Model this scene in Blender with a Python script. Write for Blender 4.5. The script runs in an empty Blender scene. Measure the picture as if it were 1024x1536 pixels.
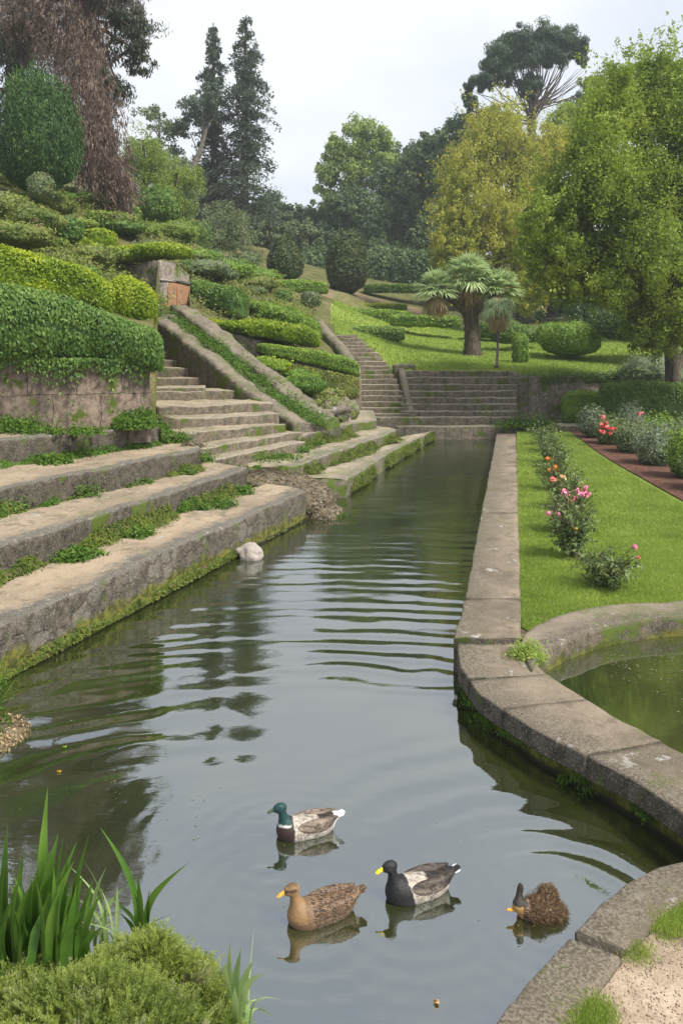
import bpy, math, random
import numpy as np
from mathutils import Vector
random.seed(7)
R = np.random.default_rng(11)
F = 1195.0; H = 3.5; HY = 510.0
scene = bpy.context.scene
COL = scene.collection

# ------------------------------------------------------------------ geometry of the place
def P(px, py, Y): return np.array([(px-512)*Y/F, Y, H-(py-HY)*Y/F])
def G(px, py, z): return P(px, py, F*(H-z)/(py-HY))
def A(l): return np.array(l, float)

def _h(i, s):
    v = np.sin(i[..., 0]*127.1 + i[..., 1]*311.7 + i[..., 2]*74.7 + s*53.3)*43758.5453
    return v-np.floor(v)
def vn(p, s=0):
    p = np.asarray(p, float); i = np.floor(p); f = p-i; f = f*f*(3-2*f); r = 0
    for a in (0, 1):
        for b in (0, 1):
            for c in (0, 1):
                w = (f[..., 0] if a else 1-f[..., 0])*(f[..., 1] if b else 1-f[..., 1])*(f[..., 2] if c else 1-f[..., 2])
                r = r+w*_h(i+np.array([a, b, c]), s)
    return r
def fbm(p, s=0, o=3):
    r = 0; a = .5; t = 0
    for k in range(o):
        r = r+a*vn(np.asarray(p)*2**k, s+k); t += a; a *= .5
    return r/t
def vdisp(V, sc, amp, s=0, o=3):
    return V+np.stack([fbm(V*sc, s+k*7, o)-.5 for k in range(3)], -1)*2*amp
def unit(v): return v/np.maximum(np.linalg.norm(v, axis=-1, keepdims=True), 1e-9)
def resample(pts, n):
    pts = np.asarray(pts, float); d = np.r_[0, np.cumsum(np.linalg.norm(np.diff(pts, axis=0), axis=1))]
    t = np.linspace(0, d[-1], n)
    return np.stack([np.interp(t, d, pts[:, k]) for k in range(pts.shape[1])], 1)
def smoothline(pts, it=2):
    pts = np.asarray(pts, float)
    for _ in range(it):
        q = [pts[0]]
        for a, b in zip(pts[:-1], pts[1:]): q += [a*.75+b*.25, a*.25+b*.75]
        q.append(pts[-1]); pts = np.array(q)
    return pts
def length(pts): return float(np.linalg.norm(np.diff(np.asarray(pts, float), axis=0), axis=1).sum())

# ------------------------------------------------------------------ objects
def tag(o, label=None, cat=None, group=None, kind=None):
    if label: o['label'] = label
    if cat: o['category'] = cat
    if group: o['group'] = group
    if kind: o['kind'] = kind
    return o
def empty(name, loc, label=None, cat=None, group=None):
    o = bpy.data.objects.new(name, None); COL.objects.link(o); o.location = [float(x) for x in loc]; o.empty_display_size = .2
    return tag(o, label, cat, group)
def wloc(o):
    v = np.zeros(3)
    while o is not None: v = v+np.array(o.location); o = o.parent
    return v
class MB:
    def __init__(s): s.v = []; s.f = []; s.n = 0; s.a = {}
    def add(s, V, faces, **at):
        V = np.asarray(V, float).reshape(-1, 3)
        for f in (faces if isinstance(faces, list) else [faces]):
            f = np.asarray(f, int)
            if f.size: s.f.append(f+s.n)
        for k, val in at.items():
            val = np.asarray(val, float)
            if val.ndim == 0: val = np.full(len(V), float(val))
            s.a.setdefault(k, []).append((s.n, val))
        s.v.append(V); s.n += len(V)
    def build(s, name, mat, parent=None, smooth=True, origin=None, world=True):
        V = np.concatenate(s.v)
        if parent is not None: loc = np.zeros(3); base = wloc(parent) if world else np.zeros(3)
        elif origin is not None: loc = np.asarray(origin, float); base = loc
        else:
            loc = np.array([(V[:, 0].min()+V[:, 0].max())/2, (V[:, 1].min()+V[:, 1].max())/2, V[:, 2].min()]); base = loc
        me = bpy.data.meshes.new(name); V2 = V-base
        me.vertices.add(len(V2)); me.vertices.foreach_set('co', V2.astype(np.float32).ravel())
        tot = np.concatenate([np.full(len(f), f.shape[1]) for f in s.f]); li = np.concatenate([f.ravel() for f in s.f])
        me.loops.add(len(li)); me.loops.foreach_set('vertex_index', li.astype(np.int32))
        me.polygons.add(len(tot)); st = np.r_[0, np.cumsum(tot)[:-1]]
        me.polygons.foreach_set('loop_start', st.astype(np.int32))
        me.polygons.foreach_set('loop_total', tot.astype(np.int32))
        me.polygons.foreach_set('use_smooth', np.full(len(tot), bool(smooth)))
        for k, parts in s.a.items():
            dim = 3 if any(p[1].ndim == 2 for p in parts) else 1
            arr = np.zeros((len(V), dim))
            for n0, val in parts: arr[n0:n0+len(val)] = val.reshape(len(val), -1)
            at = me.attributes.new(k, 'FLOAT_VECTOR' if dim == 3 else 'FLOAT', 'POINT')
            at.data.foreach_set('vector' if dim == 3 else 'value', arr.astype(np.float32).ravel())
        me.update(calc_edges=True); me.validate()
        o = bpy.data.objects.new(name, me); COL.objects.link(o)
        if parent is not None: o.parent = parent
        o.location = [float(x) for x in loc]
        me.materials.append(mat)
        return o
def grid_faces(n, m, flip=False):
    i = np.arange(n-1)[:, None]; j = np.arange(m-1)[None, :]
    a = i*m+j; q = np.stack([a, a+m, a+m+1, a+1], -1).reshape(-1, 4)
    return q[:, ::-1] if flip else q
def tube(mb, pts, rad, n=7, **at):
    pts = np.asarray(pts, float); rad = np.broadcast_to(np.asarray(rad, float), (len(pts),))
    d = unit(np.gradient(pts, axis=0)); ref = np.array([0, 0, 1.]) if abs(d[0][2]) < .9 else np.array([1., 0, 0])
    u = unit(np.cross(d, ref)); w = np.cross(d, u); t = np.arange(n)*2*math.pi/n
    V = pts[:, None]+rad[:, None, None]*(u[:, None]*np.cos(t)[None, :, None]+w[:, None]*np.sin(t)[None, :, None])
    N = len(pts); i = np.arange(N-1)[:, None]; j = np.arange(n)[None, :]; j2 = (j+1) % n
    q = np.stack([i*n+j, (i+1)*n+j, (i+1)*n+j2, i*n+j2], -1).reshape(-1, 4)[:, ::-1]
    mb.add(V.reshape(-1, 3), [q, np.arange(n)[None, :], (np.arange(n)[::-1]+(N-1)*n)[None, :]], **at)
def leafs(mb, pos, nrm, L, W, rng=R, axis=None, jit=1.0, tint=None, fold=.15):
    n = len(pos)
    if n == 0: return
    nrm = unit(nrm+jit*.6*rng.normal(size=(n, 3)))
    a = rng.normal(size=(n, 3)) if axis is None else axis+.35*jit*rng.normal(size=(n, 3))
    a = unit(a-(a*nrm).sum(-1, keepdims=True)*nrm); b = np.cross(nrm, a)
    k = rng.uniform(.6, 1.3, (n, 1)); L = np.broadcast_to(L, (n,))[:, None]*k; W = np.broadcast_to(W, (n,))[:, None]*k
    V = np.stack([pos-a*L*.5, pos+b*W*.5+nrm*W*fold-a*L*.08, pos+a*L*.5, pos-b*W*.5+nrm*W*fold-a*L*.08], 1).reshape(-1, 3)
    if tint is None: tint = rng.uniform(0, 1, n)
    mb.add(V, np.arange(4*n).reshape(-1, 4), tint=np.repeat(np.clip(tint, 0, 1), 4))

# ------------------------------------------------------------------ materials
class NT:
    def __init__(s, name):
        s.m = bpy.data.materials.new(name); s.m.use_nodes = True; s.t = s.m.node_tree; s.t.nodes.clear()
        s.out = s.n('ShaderNodeOutputMaterial')
    def n(s, ty, **kw):
        nd = s.t.nodes.new(ty)
        for k, v in kw.items(): setattr(nd, k, v)
        return nd
    def put(s, sock, v):
        if v is None: return
        if isinstance(v, bpy.types.NodeSocket): s.t.links.new(v, sock)
        elif isinstance(v, (tuple, list)):
            sock.default_value = (*v, 1) if (len(v) == 3 and sock.type == 'RGBA') else v
        else: sock.default_value = v
    def co(s, kind='Object'): return s.n('ShaderNodeTexCoord').outputs[kind]
    def wpos(s): return s.n('ShaderNodeNewGeometry').outputs['Position']
    def map(s, v, scale=(1, 1, 1), rot=(0, 0, 0), loc=(0, 0, 0)):
        m = s.n('ShaderNodeMapping'); s.put(m.inputs[0], v); m.inputs['Scale'].default_value = scale; m.inputs['Rotation'].default_value = rot; m.inputs['Location'].default_value = loc
        return m.outputs[0]
    def noise(s, v, sc, det=4, rough=.55, dist=0):
        t = s.n('ShaderNodeTexNoise'); s.put(t.inputs['Vector'], v); t.inputs['Scale'].default_value = sc
        t.inputs['Detail'].default_value = det; t.inputs['Roughness'].default_value = rough; t.inputs['Distortion'].default_value = dist
        return t.outputs['Fac']
    def vor(s, v, sc, feature='F1', out='Distance', rnd=1):
        t = s.n('ShaderNodeTexVoronoi', feature=feature); s.put(t.inputs['Vector'], v); t.inputs['Scale'].default_value = sc
        t.inputs['Randomness'].default_value = rnd
        return t.outputs[out]
    def math(s, op, a, b=0, c=None, clamp=False):
        m = s.n('ShaderNodeMath', operation=op, use_clamp=clamp); s.put(m.inputs[0], a); s.put(m.inputs[1], b)
        if c is not None: s.put(m.inputs[2], c)
        return m.outputs[0]
    def ramp(s, v, lo, hi, a=0., b=1.):
        m = s.n('ShaderNodeMapRange', interpolation_type='SMOOTHSTEP'); s.put(m.inputs[0], v)
        for k, x in enumerate((lo, hi, a, b)): m.inputs[k+1].default_value = x
        return m.outputs[0]
    def mix(s, f, a, b, mode='MIX'):
        m = s.n('ShaderNodeMix', data_type='RGBA', blend_type=mode); s.put(m.inputs[0], f); s.put(m.inputs[6], a); s.put(m.inputs[7], b)
        return m.outputs[2]
    def cramp(s, v, stops):
        r = s.n('ShaderNodeValToRGB'); s.put(r.inputs[0], v); e = r.color_ramp.elements
        while len(e) < len(stops): e.new(.5)
        for k, (p, c) in enumerate(stops): e[k].position = p; e[k].color = (*c, 1)
        return r.outputs[0]
    def attr(s, name, out='Fac'): return s.n('ShaderNodeAttribute', attribute_name=name).outputs[out]
    def sep(s, v, k):
        q = s.n('ShaderNodeSeparateXYZ'); s.put(q.inputs[0], v); return q.outputs[k]
    def bump(s, h, strength=.5, dist=.02, nrm=None):
        b = s.n('ShaderNodeBump'); s.put(b.inputs['Height'], h); b.inputs['Strength'].default_value = strength; b.inputs['Distance'].default_value = dist
        if nrm: s.put(b.inputs['Normal'], nrm)
        return b.outputs[0]
    def prin(s, col, rough=.8, nrm=None, spec=.3, **kw):
        p = s.n('ShaderNodeBsdfPrincipled'); s.put(p.inputs['Base Color'], col); s.put(p.inputs['Roughness'], rough)
        s.put(p.inputs['Specular IOR Level'], spec)
        if nrm is not None: s.put(p.inputs['Normal'], nrm)
        for k, v in kw.items(): s.put(p.inputs[k], v)
        return p.outputs[0]
    def end(s, sh): s.t.links.new(sh, s.out.inputs[0]); return s.m

def foliage(name, lo, mid, hi, trans=.3, nsc=1.2, rough=.5, alt=None, spec=.25):
    t = NT(name); a = t.attr('tint'); n = t.noise(t.wpos(), nsc, 3)
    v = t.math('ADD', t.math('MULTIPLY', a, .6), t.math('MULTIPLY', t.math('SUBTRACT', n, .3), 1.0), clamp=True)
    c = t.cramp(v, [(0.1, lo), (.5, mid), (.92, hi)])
    if alt: c = t.mix(t.ramp(t.noise(t.wpos(), nsc*2.3, 2), .58, .7), c, alt)
    p = t.prin(c, rough, spec=spec)
    if trans:
        tr = t.n('ShaderNodeBsdfTranslucent'); t.put(tr.inputs[0], t.mix(.5, c, (hi[0]*1.2, hi[1]*1.3, hi[2])))
        m = t.n('ShaderNodeMixShader'); m.inputs[0].default_value = trans
        t.t.links.new(p, m.inputs[1]); t.t.links.new(tr.outputs[0], m.inputs[2]); p = m.outputs[0]
    return t.end(p)
def bark(name, c1, c2, sc=14):
    t = NT(name); v = t.map(t.wpos(), (1, 1, .18)); n = t.noise(v, sc, 6, .65)
    return t.end(t.prin(t.mix(t.ramp(n, .35, .65), c1, c2), .9, t.bump(n, .9, .04)))
def stone(name, face=(.17, .15, .125), face2=(.30, .27, .22), top=(.42, .34, .25), top2=(.30, .25, .19), moss=.5, mossc=(.055, .085, .018),
          waterline=False, blocks=None, edge=(.30, .28, .25), dark=(.05, .045, .038), rub=False, bsc=1.0, green=0.0, orange=None):
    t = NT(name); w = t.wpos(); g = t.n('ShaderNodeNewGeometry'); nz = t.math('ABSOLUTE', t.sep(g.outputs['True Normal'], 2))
    al = t.attr('al', 'Vector'); ins = t.attr('inset')
    n1 = t.noise(w, 1.3, 5, .6); n2 = t.noise(w, 9, 6, .65); n3 = t.noise(w, 55, 4, .7); nf = t.noise(w, 160, 2, .7)
    streak = t.noise(t.map(al, (2.2, 2.2, .35)), 2.2, 6, .65)
    f = t.mix(t.ramp(n2, .35, .65), face, face2)
    f = t.mix(t.ramp(streak, .5, .72), f, dark)
    f = t.mix(t.math('MULTIPLY', t.ramp(n3, .52, .66), .6), f, (.33, .31, .27))
    hgt = t.math('ADD', t.math('MULTIPLY', n2, .7), t.math('MULTIPLY', n3, .4))
    if rub:
        al_ = t.mix(.22, al, t.n('ShaderNodeTexNoise').outputs['Color']); nn_ = al_.node.inputs[7].links[0].from_node; nn_.inputs['Scale'].default_value = 3.5; t.put(nn_.inputs['Vector'], al); vr = t.vor(al_, 5.2, 'DISTANCE_TO_EDGE'); vc = t.vor(al_, 5.2, 'F1', 'Color')
        vcf = t.sep(vc, 0)
        keep = t.ramp(t.math('ADD', vcf, t.math('MULTIPLY', n1, .6)), .80, 1.15)
        f = t.mix(t.math('MULTIPLY', t.math('MULTIPLY', t.ramp(vr, .02, .16), keep), t.ramp(n3, .4, .62, .1, .8)), f, (.235, .215, .185))
        hgt = t.math('ADD', hgt, t.math('MULTIPLY', t.math('MULTIPLY', t.ramp(vr, 0, .12), t.ramp(nz, .3, .6, 1, 0)), .5))
    if blocks:
        b = t.n('ShaderNodeTexBrick'); cx = t.n('ShaderNodeCombineXYZ'); wob = t.math('MULTIPLY', t.math('SUBTRACT', n1, .5), .25)
        t.put(cx.inputs[0], t.math('ADD', t.sep(al, 0), wob)); t.put(cx.inputs[1], t.math('ADD', t.sep(al, 2), t.math('MULTIPLY', wob, .6)))
        t.put(b.inputs['Vector'], cx.outputs[0]); b.inputs['Scale'].default_value = 1; b.inputs['Brick Width'].default_value = blocks[0]; b.inputs['Row Height'].default_value = blocks[1]
        b.inputs['Mortar Size'].default_value = .009; b.inputs['Mortar Smooth'].default_value = .6; b.inputs['Bias'].default_value = 0
        t.put(b.inputs['Color1'], (.75, .75, .75)); t.put(b.inputs['Color2'], (1.15, 1.1, 1.05)); t.put(b.inputs['Mortar'], (.4, .38, .35))
        f = t.mix(.8, f, b.outputs['Color'], 'MULTIPLY')
        hgt = t.math('SUBTRACT', hgt, t.math('MULTIPLY', b.outputs['Fac'], 1.1))
    if orange: f = t.mix(t.ramp(t.noise(t.map(al, (3, 3, .3)), 1.8, 5), .38, .55), f, orange)
    if green: f = t.mix(t.ramp(t.math('ADD', t.noise(w, 2.1, 5, .6), green-.5), .42, .6), f, mossc)
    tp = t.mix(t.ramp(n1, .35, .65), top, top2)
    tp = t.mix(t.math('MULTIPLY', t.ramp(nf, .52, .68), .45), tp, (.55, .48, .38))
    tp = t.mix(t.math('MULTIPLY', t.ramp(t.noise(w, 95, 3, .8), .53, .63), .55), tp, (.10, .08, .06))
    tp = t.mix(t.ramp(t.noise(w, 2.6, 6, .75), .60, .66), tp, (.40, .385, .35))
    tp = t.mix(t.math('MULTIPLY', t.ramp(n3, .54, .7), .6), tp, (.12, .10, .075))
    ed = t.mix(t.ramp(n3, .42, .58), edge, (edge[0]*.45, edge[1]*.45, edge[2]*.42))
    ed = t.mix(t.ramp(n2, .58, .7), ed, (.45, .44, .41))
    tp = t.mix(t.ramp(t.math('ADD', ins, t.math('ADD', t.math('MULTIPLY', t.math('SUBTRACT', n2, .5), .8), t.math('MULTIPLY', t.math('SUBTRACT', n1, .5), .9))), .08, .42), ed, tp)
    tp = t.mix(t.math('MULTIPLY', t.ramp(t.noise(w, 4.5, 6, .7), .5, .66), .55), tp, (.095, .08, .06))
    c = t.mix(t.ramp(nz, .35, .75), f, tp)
    if moss:
        mn = t.ramp(t.math('ADD', t.noise(w, 1.7, 5, .7), t.math('MULTIPLY', n3, .15)), .68-.22*moss, .76-.2*moss)
        side = t.ramp(nz, .25, .6, 1, .35)
        c = t.mix(t.math('MULTIPLY', mn, side), c, t.mix(n3, mossc, (mossc[0]*1.9, mossc[1]*1.7, mossc[2])))
    if waterline:
        z = t.math('ADD', t.sep(w, 2), t.math('MULTIPLY', t.math('SUBTRACT', t.noise(w, 2.4, 4), .5), .5))
        c = t.mix(t.ramp(z, .14, .26, .9, 0), c, t.mix(t.ramp(n2, .4, .6), (.06, .065, .012), (.15, .15, .02)))
        c = t.mix(t.ramp(t.sep(w, 2), .02, .07, .95, 0), c, (.015, .014, .01))
    h2 = t.math('ADD', hgt, t.math('MULTIPLY', nf, .3))
    return t.end(t.prin(c, .92, t.bump(h2, .75, .035*bsc), spec=.2))
def ground(name, stops, sc=2.0, fine=60, rough=.95, bump=.6, bd=.02):
    t = NT(name); w = t.wpos(); n = t.math('ADD', t.math('MULTIPLY', t.noise(w, sc, 6, .65), .65), t.math('MULTIPLY', t.noise(w, fine, 3, .7), .35))
    return t.end(t.prin(t.cramp(n, stops), rough, t.bump(n, bump, bd), spec=.15))
def plain(name, col, rough=.5, spec=.4, var=.25, sc=40):
    t = NT(name); n = t.noise(t.co(), sc, 3)
    return t.end(t.prin(t.mix(n, tuple(c*(1-var) for c in col), tuple(min(1, c*(1+var)) for c in col)), rough, t.bump(n, .25, .002), spec=spec))

M = {}
M['hedge_y'] = foliage('bright_box_leaves', (0.062, 0.123, 0.012), (0.173, 0.259, 0.018), (0.420, 0.469, 0.025), .3, 1.6, .35)
M['hedge_g'] = foliage('ivy_leaves', (0.046, 0.098, 0.023), (0.098, 0.178, 0.040), (0.218, 0.322, 0.069), .3, 2.0, .4)
M['hedge_d'] = foliage('clipped_hedge_leaves', (0.052, 0.098, 0.021), (0.098, 0.172, 0.032), (0.196, 0.276, 0.052), .25, 1.5, .45)
M['hedge_l'] = foliage('light_hedge_leaves', (0.068, 0.135, 0.020), (0.149, 0.243, 0.034), (0.284, 0.392, 0.054), .25, 1.3, .45)
M['scrub'] = foliage('hillside_scrub_leaves', (0.054, 0.095, 0.020), (0.149, 0.189, 0.041), (0.324, 0.324, 0.081), .25, 1.1, .5, alt=(.20, .16, .08))
M['weed'] = foliage('weed_leaves', (0.030, 0.068, 0.008), (0.068, 0.142, 0.014), (0.150, 0.245, 0.027), .3, 4, .45)
M['moss_c'] = foliage('moss_sprigs', (0.036, 0.063, 0.011), (0.090, 0.126, 0.018), (0.198, 0.225, 0.032), .2, 5, .6, alt=(.14, .10, .05))
M['juniper'] = foliage('juniper_leaves', (0.024, 0.055, 0.015), (0.050, 0.110, 0.028), (0.110, 0.198, 0.044), .15, .9)
M['cedar_b'] = foliage('dry_cedar_needles', (0.085, 0.058, 0.048), (0.164, 0.116, 0.092), (0.254, 0.194, 0.152), .15, .25)
M['cedar_g'] = foliage('cedar_needles', (.025, .035, .022), (.05, .065, .04), (.09, .105, .065), .15, .4)
M['cypress'] = foliage('redwood_needles', (0.045, 0.063, 0.048), (0.076, 0.108, 0.074), (0.127, 0.164, 0.101), .2, .3)
M['forest'] = foliage('forest_leaves', (0.047, 0.079, 0.040), (0.086, 0.139, 0.060), (0.158, 0.218, 0.079), .25, .18)
M['poplar'] = foliage('poplar_leaves', (0.108, 0.162, 0.041), (0.216, 0.297, 0.068), (0.365, 0.459, 0.121), .35, .3)
M['soft'] = foliage('feathery_leaves', (0.095, 0.149, 0.034), (0.189, 0.257, 0.047), (0.324, 0.392, 0.081), .3, .4)
M['olive'] = foliage('olive_leaves', (0.075, 0.106, 0.050), (0.138, 0.181, 0.081), (0.237, 0.275, 0.138), .25, .5, alt=(.16, .15, .05))
M['yellow'] = foliage('yellowing_leaves', (0.143, 0.182, 0.033), (0.312, 0.338, 0.046), (0.546, 0.494, 0.091), .35, .35, alt=(.13, .16, .03))
M['ash'] = foliage('broadleaf_leaves', (0.088, 0.134, 0.022), (0.185, 0.263, 0.034), (0.372, 0.437, 0.056), .4, .4, .4)
M['pine'] = foliage('pine_needles', (0.029, 0.057, 0.034), (0.057, 0.103, 0.052), (0.103, 0.161, 0.069), .15, .3)
M['topiary'] = foliage('topiary_leaves', (0.036, 0.054, 0.022), (0.066, 0.096, 0.031), (0.120, 0.144, 0.042), .15, 1.0)
M['palm'] = foliage('palm_blades', (0.144, 0.213, 0.087), (0.302, 0.397, 0.174), (0.606, 0.701, 0.406), .3, 2, .35)
M['palm_d'] = foliage('dead_palm_blades', (0.168, 0.120, 0.066), (0.312, 0.228, 0.120), (0.480, 0.372, 0.216), .2, 2)
M['grey_sh'] = foliage('greyish_shrub_leaves', (0.078, 0.104, 0.065), (0.156, 0.195, 0.117), (0.312, 0.338, 0.221), .25, 2.2)
M['rose_l'] = foliage('rose_leaves', (0.060, 0.098, 0.033), (0.120, 0.173, 0.053), (0.240, 0.285, 0.105), .25, 5, .4, alt=(.12, .07, .035))
M['iris'] = foliage('iris_blades', (0.043, 0.104, 0.019), (0.076, 0.171, 0.024), (0.162, 0.275, 0.048), .35, 7, .35)
M['iris_p'] = foliage('striped_iris_blades', (0.135, 0.230, 0.081), (0.257, 0.365, 0.135), (0.446, 0.540, 0.243), .35, 9, .35)
M['fore'] = foliage('foreground_sprigs', (0.068, 0.106, 0.023), (0.167, 0.220, 0.046), (0.319, 0.365, 0.076), .35, 5, .5, alt=(.26, .26, .13))
M['grass'] = foliage('lawn_blades', (0.142, 0.207, 0.040), (0.239, 0.331, 0.057), (0.391, 0.454, 0.115), .4, 1.6, .5, alt=(.26, .31, .08))
M['straw'] = foliage('dry_ground_cover', (.085, .065, .042), (.18, .145, .10), (.33, .275, .2), .1, 6, .8, alt=(.07, .09, .03))
M['bark'] = bark('dark_bark', (.035, .028, .02), (.12, .095, .07))
M['bark_r'] = bark('reddish_bark', (.06, .038, .028), (.17, .11, .085))
M['bark_g'] = bark('grey_bark', (.07, .06, .05), (.2, .175, .15))
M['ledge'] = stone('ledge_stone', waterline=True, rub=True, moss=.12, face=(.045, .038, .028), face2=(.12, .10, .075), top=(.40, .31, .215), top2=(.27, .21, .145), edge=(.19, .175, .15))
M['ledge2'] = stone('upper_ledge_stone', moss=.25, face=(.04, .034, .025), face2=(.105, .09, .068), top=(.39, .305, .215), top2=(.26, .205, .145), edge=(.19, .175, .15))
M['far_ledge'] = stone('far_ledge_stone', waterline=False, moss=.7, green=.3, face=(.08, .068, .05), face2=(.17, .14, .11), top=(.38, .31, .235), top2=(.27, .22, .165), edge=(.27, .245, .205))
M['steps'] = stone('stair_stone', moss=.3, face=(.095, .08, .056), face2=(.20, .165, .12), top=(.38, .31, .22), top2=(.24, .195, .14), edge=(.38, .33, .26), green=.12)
M['wall'] = stone('old_wall_stone', moss=.25, blocks=(.85, .62), face=(.11, .085, .066), face2=(.25, .195, .155), top=(.3, .27, .22))
M['wall2'] = stone('rendered_wall', moss=.35, face=(.11, .09, .068), face2=(.25, .21, .165), top=(.3, .27, .22), green=.1)
M['wallo'] = stone('stained_wall', moss=.3, face=(.15, .13, .11), face2=(.30, .26, .21), top=(.3, .27, .22))
M['niche'] = stone('rusty_wall', moss=.1, face=(.24, .13, .08), face2=(.34, .24, .165), top=(.3, .2, .15), dark=(.10, .05, .03), orange=(.31, .155, .08))
M['parapet'] = stone('parapet_stone', moss=.6, green=.08, face=(.07, .06, .046), face2=(.16, .135, .105), top=(.20, .17, .13), top2=(.12, .1, .078), edge=(.22, .19, .155))
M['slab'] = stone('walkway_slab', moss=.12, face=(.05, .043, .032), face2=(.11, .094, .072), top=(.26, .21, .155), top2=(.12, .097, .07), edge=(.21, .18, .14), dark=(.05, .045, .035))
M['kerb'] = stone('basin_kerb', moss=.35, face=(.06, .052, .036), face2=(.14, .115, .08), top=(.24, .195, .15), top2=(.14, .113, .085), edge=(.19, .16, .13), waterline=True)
M['rock'] = plain('pale_rock', (.30, .265, .235), .8, .2, .45, 14)
M['lawn'] = ground('lawn_ground', [(.3, (.11, .155, .03)), (.5, (.19, .25, .045)), (.66, (.23, .32, .06))], 1.1, 45)
M['lawn_up'] = ground('upper_lawn_ground', [(.3, (.13, .18, .035)), (.5, (.20, .26, .045)), (.66, (.26, .30, .06))], .5, 22)
M['hill'] = ground('hill_ground', [(.3, (.035, .05, .014)), (.5, (.09, .095, .03)), (.66, (.17, .14, .075))], .8, 12, bump=1, bd=.1)
M['mulch'] = ground('bark_mulch', [(.3, (.035, .018, .013)), (.5, (.10, .05, .036)), (.7, (.19, .10, .075))], 6, 70, bump=1)
M['mulch2'] = ground('bare_slope_soil', [(.3, (.07, .06, .03)), (.5, (.17, .135, .08)), (.7, (.27, .21, .13))], 1.5, 30)
M['gravel'] = ground('gravel_path', [(.3, (.13, .095, .068)), (.5, (.33, .255, .185)), (.7, (.58, .48, .37))], 3, 90, bump=1)
M['earth'] = ground('bank_earth', [(.3, (.03, .024, .016)), (.5, (.09, .07, .045)), (.7, (.17, .14, .09))], 3, 50, bump=1)

# ------------------------------------------------------------------ builders
def slab(mb, front, back, zt, zb, step=.12, r=.05, amp=.015, nface=5, ntop=8, seed=0, ztb=None):
    """block between two polylines in plan, top height zt (scalar or per front point), bottom zb"""
    front = np.asarray(front, float)[:, :2]; back = np.asarray(back, float)[:, :2]
    n = max(3, int(length(front)/step)+1)
    zt = np.broadcast_to(np.asarray(zt, float), (len(front),)) if np.ndim(zt) == 0 else np.asarray(zt, float)
    ztb_ = zt if ztb is None else np.broadcast_to(np.asarray(ztb, float), (len(front),))
    fr = resample(np.c_[front, zt], n); bk = resample(np.c_[back, np.interp(np.linspace(0, 1, len(back)), np.linspace(0, 1, len(front)), ztb_)], n)
    cr = bk[:, :2]-fr[:, :2]; w = np.linalg.norm(cr, axis=1, keepdims=True); cd = cr/np.maximum(w, 1e-6)
    rows = []; ins = []; zz = []
    def row(off, z, i): rows.append(np.c_[fr[:, :2]+cd*off, z]); ins.append(np.full(n, i))
    zF = fr[:, 2]; zB = bk[:, 2]
    for k in range(nface): row(0, zb+(zF-r-zb)*k/(nface-1), 0)
    for a in (30, 60): row(r*(1-math.cos(math.radians(a))), zF-r+r*math.sin(math.radians(a)), 0)
    row(r, zF, 0)
    for k in range(1, ntop):
        t = k/(ntop); off = r+(w-2*r)*t; rows.append(np.c_[fr[:, :2]+cd*off, zF+(zB-zF)*t]); ins.append((off[:, 0]).copy())
    rows.append(np.c_[fr[:, :2]+cd*(w-r), zB]); ins.append(w[:, 0])
    rows.append(np.c_[bk[:, :2], zB-r]); ins.append(w[:, 0])
    rows.append(np.c_[bk[:, :2], np.full(n, zb)]); ins.append(w[:, 0])
    V = np.array(rows).transpose(1, 0, 2); m = V.shape[1]; ins = np.array(ins).T
    s = np.r_[0, np.cumsum(np.linalg.norm(np.diff(fr[:, :2], axis=0), axis=1))]
    al = np.stack([np.repeat(s[:, None], m, 1), ins, V[:, :, 2]], -1).reshape(-1, 3)
    V = V.reshape(-1, 3)
    V = vdisp(V, 1.6, amp*1.3, seed, 2); V = vdisp(V, 9, amp*.7, seed+3, 2)
    fa = grid_faces(n, m)
    mb.add(V, [fa, np.arange(m)[None, :], (np.arange(m)[::-1]+(n-1)*m)[None, :]], inset=ins.ravel(), al=al)
def slab_obj(name, label, cat, front, back, zt, zb, mat, parent=None, group=None, **kw):
    mb = MB(); slab(mb, front, back, zt, zb, **kw); o = mb.build(name, mat, parent)
    if parent is None: tag(o, label, cat, group)
    return o
def off(pts, d):
    """shift a plan polyline d metres to its left-hand side"""
    pts = np.asarray(pts, float)[:, :2]; t = unit(np.gradient(pts, axis=0)); return pts+np.stack([-t[:, 1], t[:, 0]], 1)*d
def crown(mb, lobes, n_sub, n_leaf, L, W, subr=.28, rng=R, axis=None, jit=1, shell=.55, tspread=.35, flat=1., up=0.):
    """lobes: (centre, radii). clumps of leaves scattered through each lobe's volume"""
    cs = []
    for (c, r) in lobes:
        c = A(c); r = A(r); vol = (r[0]*r[1]*r[2])**(1/3)
        k = max(3, int(n_sub*(r[0]*r[2])/np.mean([q[1][0]*q[1][2] for q in lobes])))
        d = unit(rng.normal(size=(k, 3))); rad = shell+(1-shell)*rng.uniform(0, 1, (k, 1)); cc = c+d*r*rad*(.85+.3*rng.uniform(size=(k, 1)))
        for q in cc:
            sr = vol*subr*rng.uniform(.6, 1.35); m = max(4, int(n_leaf*rng.uniform(.6, 1.3)))
            dd = unit(rng.normal(size=(m, 3))); pos = q+dd*sr*A([1, 1, flat])*(rng.uniform(0, 1, (m, 1))**.45)
            out = unit(q-c+1e-3)
            leafs(mb, pos, unit(dd+.6*out+A([0, 0, up])), L, W, rng, axis, jit, np.clip(rng.uniform()*tspread+rng.uniform(0, 1, m)*(1-tspread), 0, 1))
            cs.append(q)
    return np.array(cs)
def plobe(px, py, Y, rx, ry, rd): return (P(px, py, Y), (rx*Y/F, rd, ry*Y/F))
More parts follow.
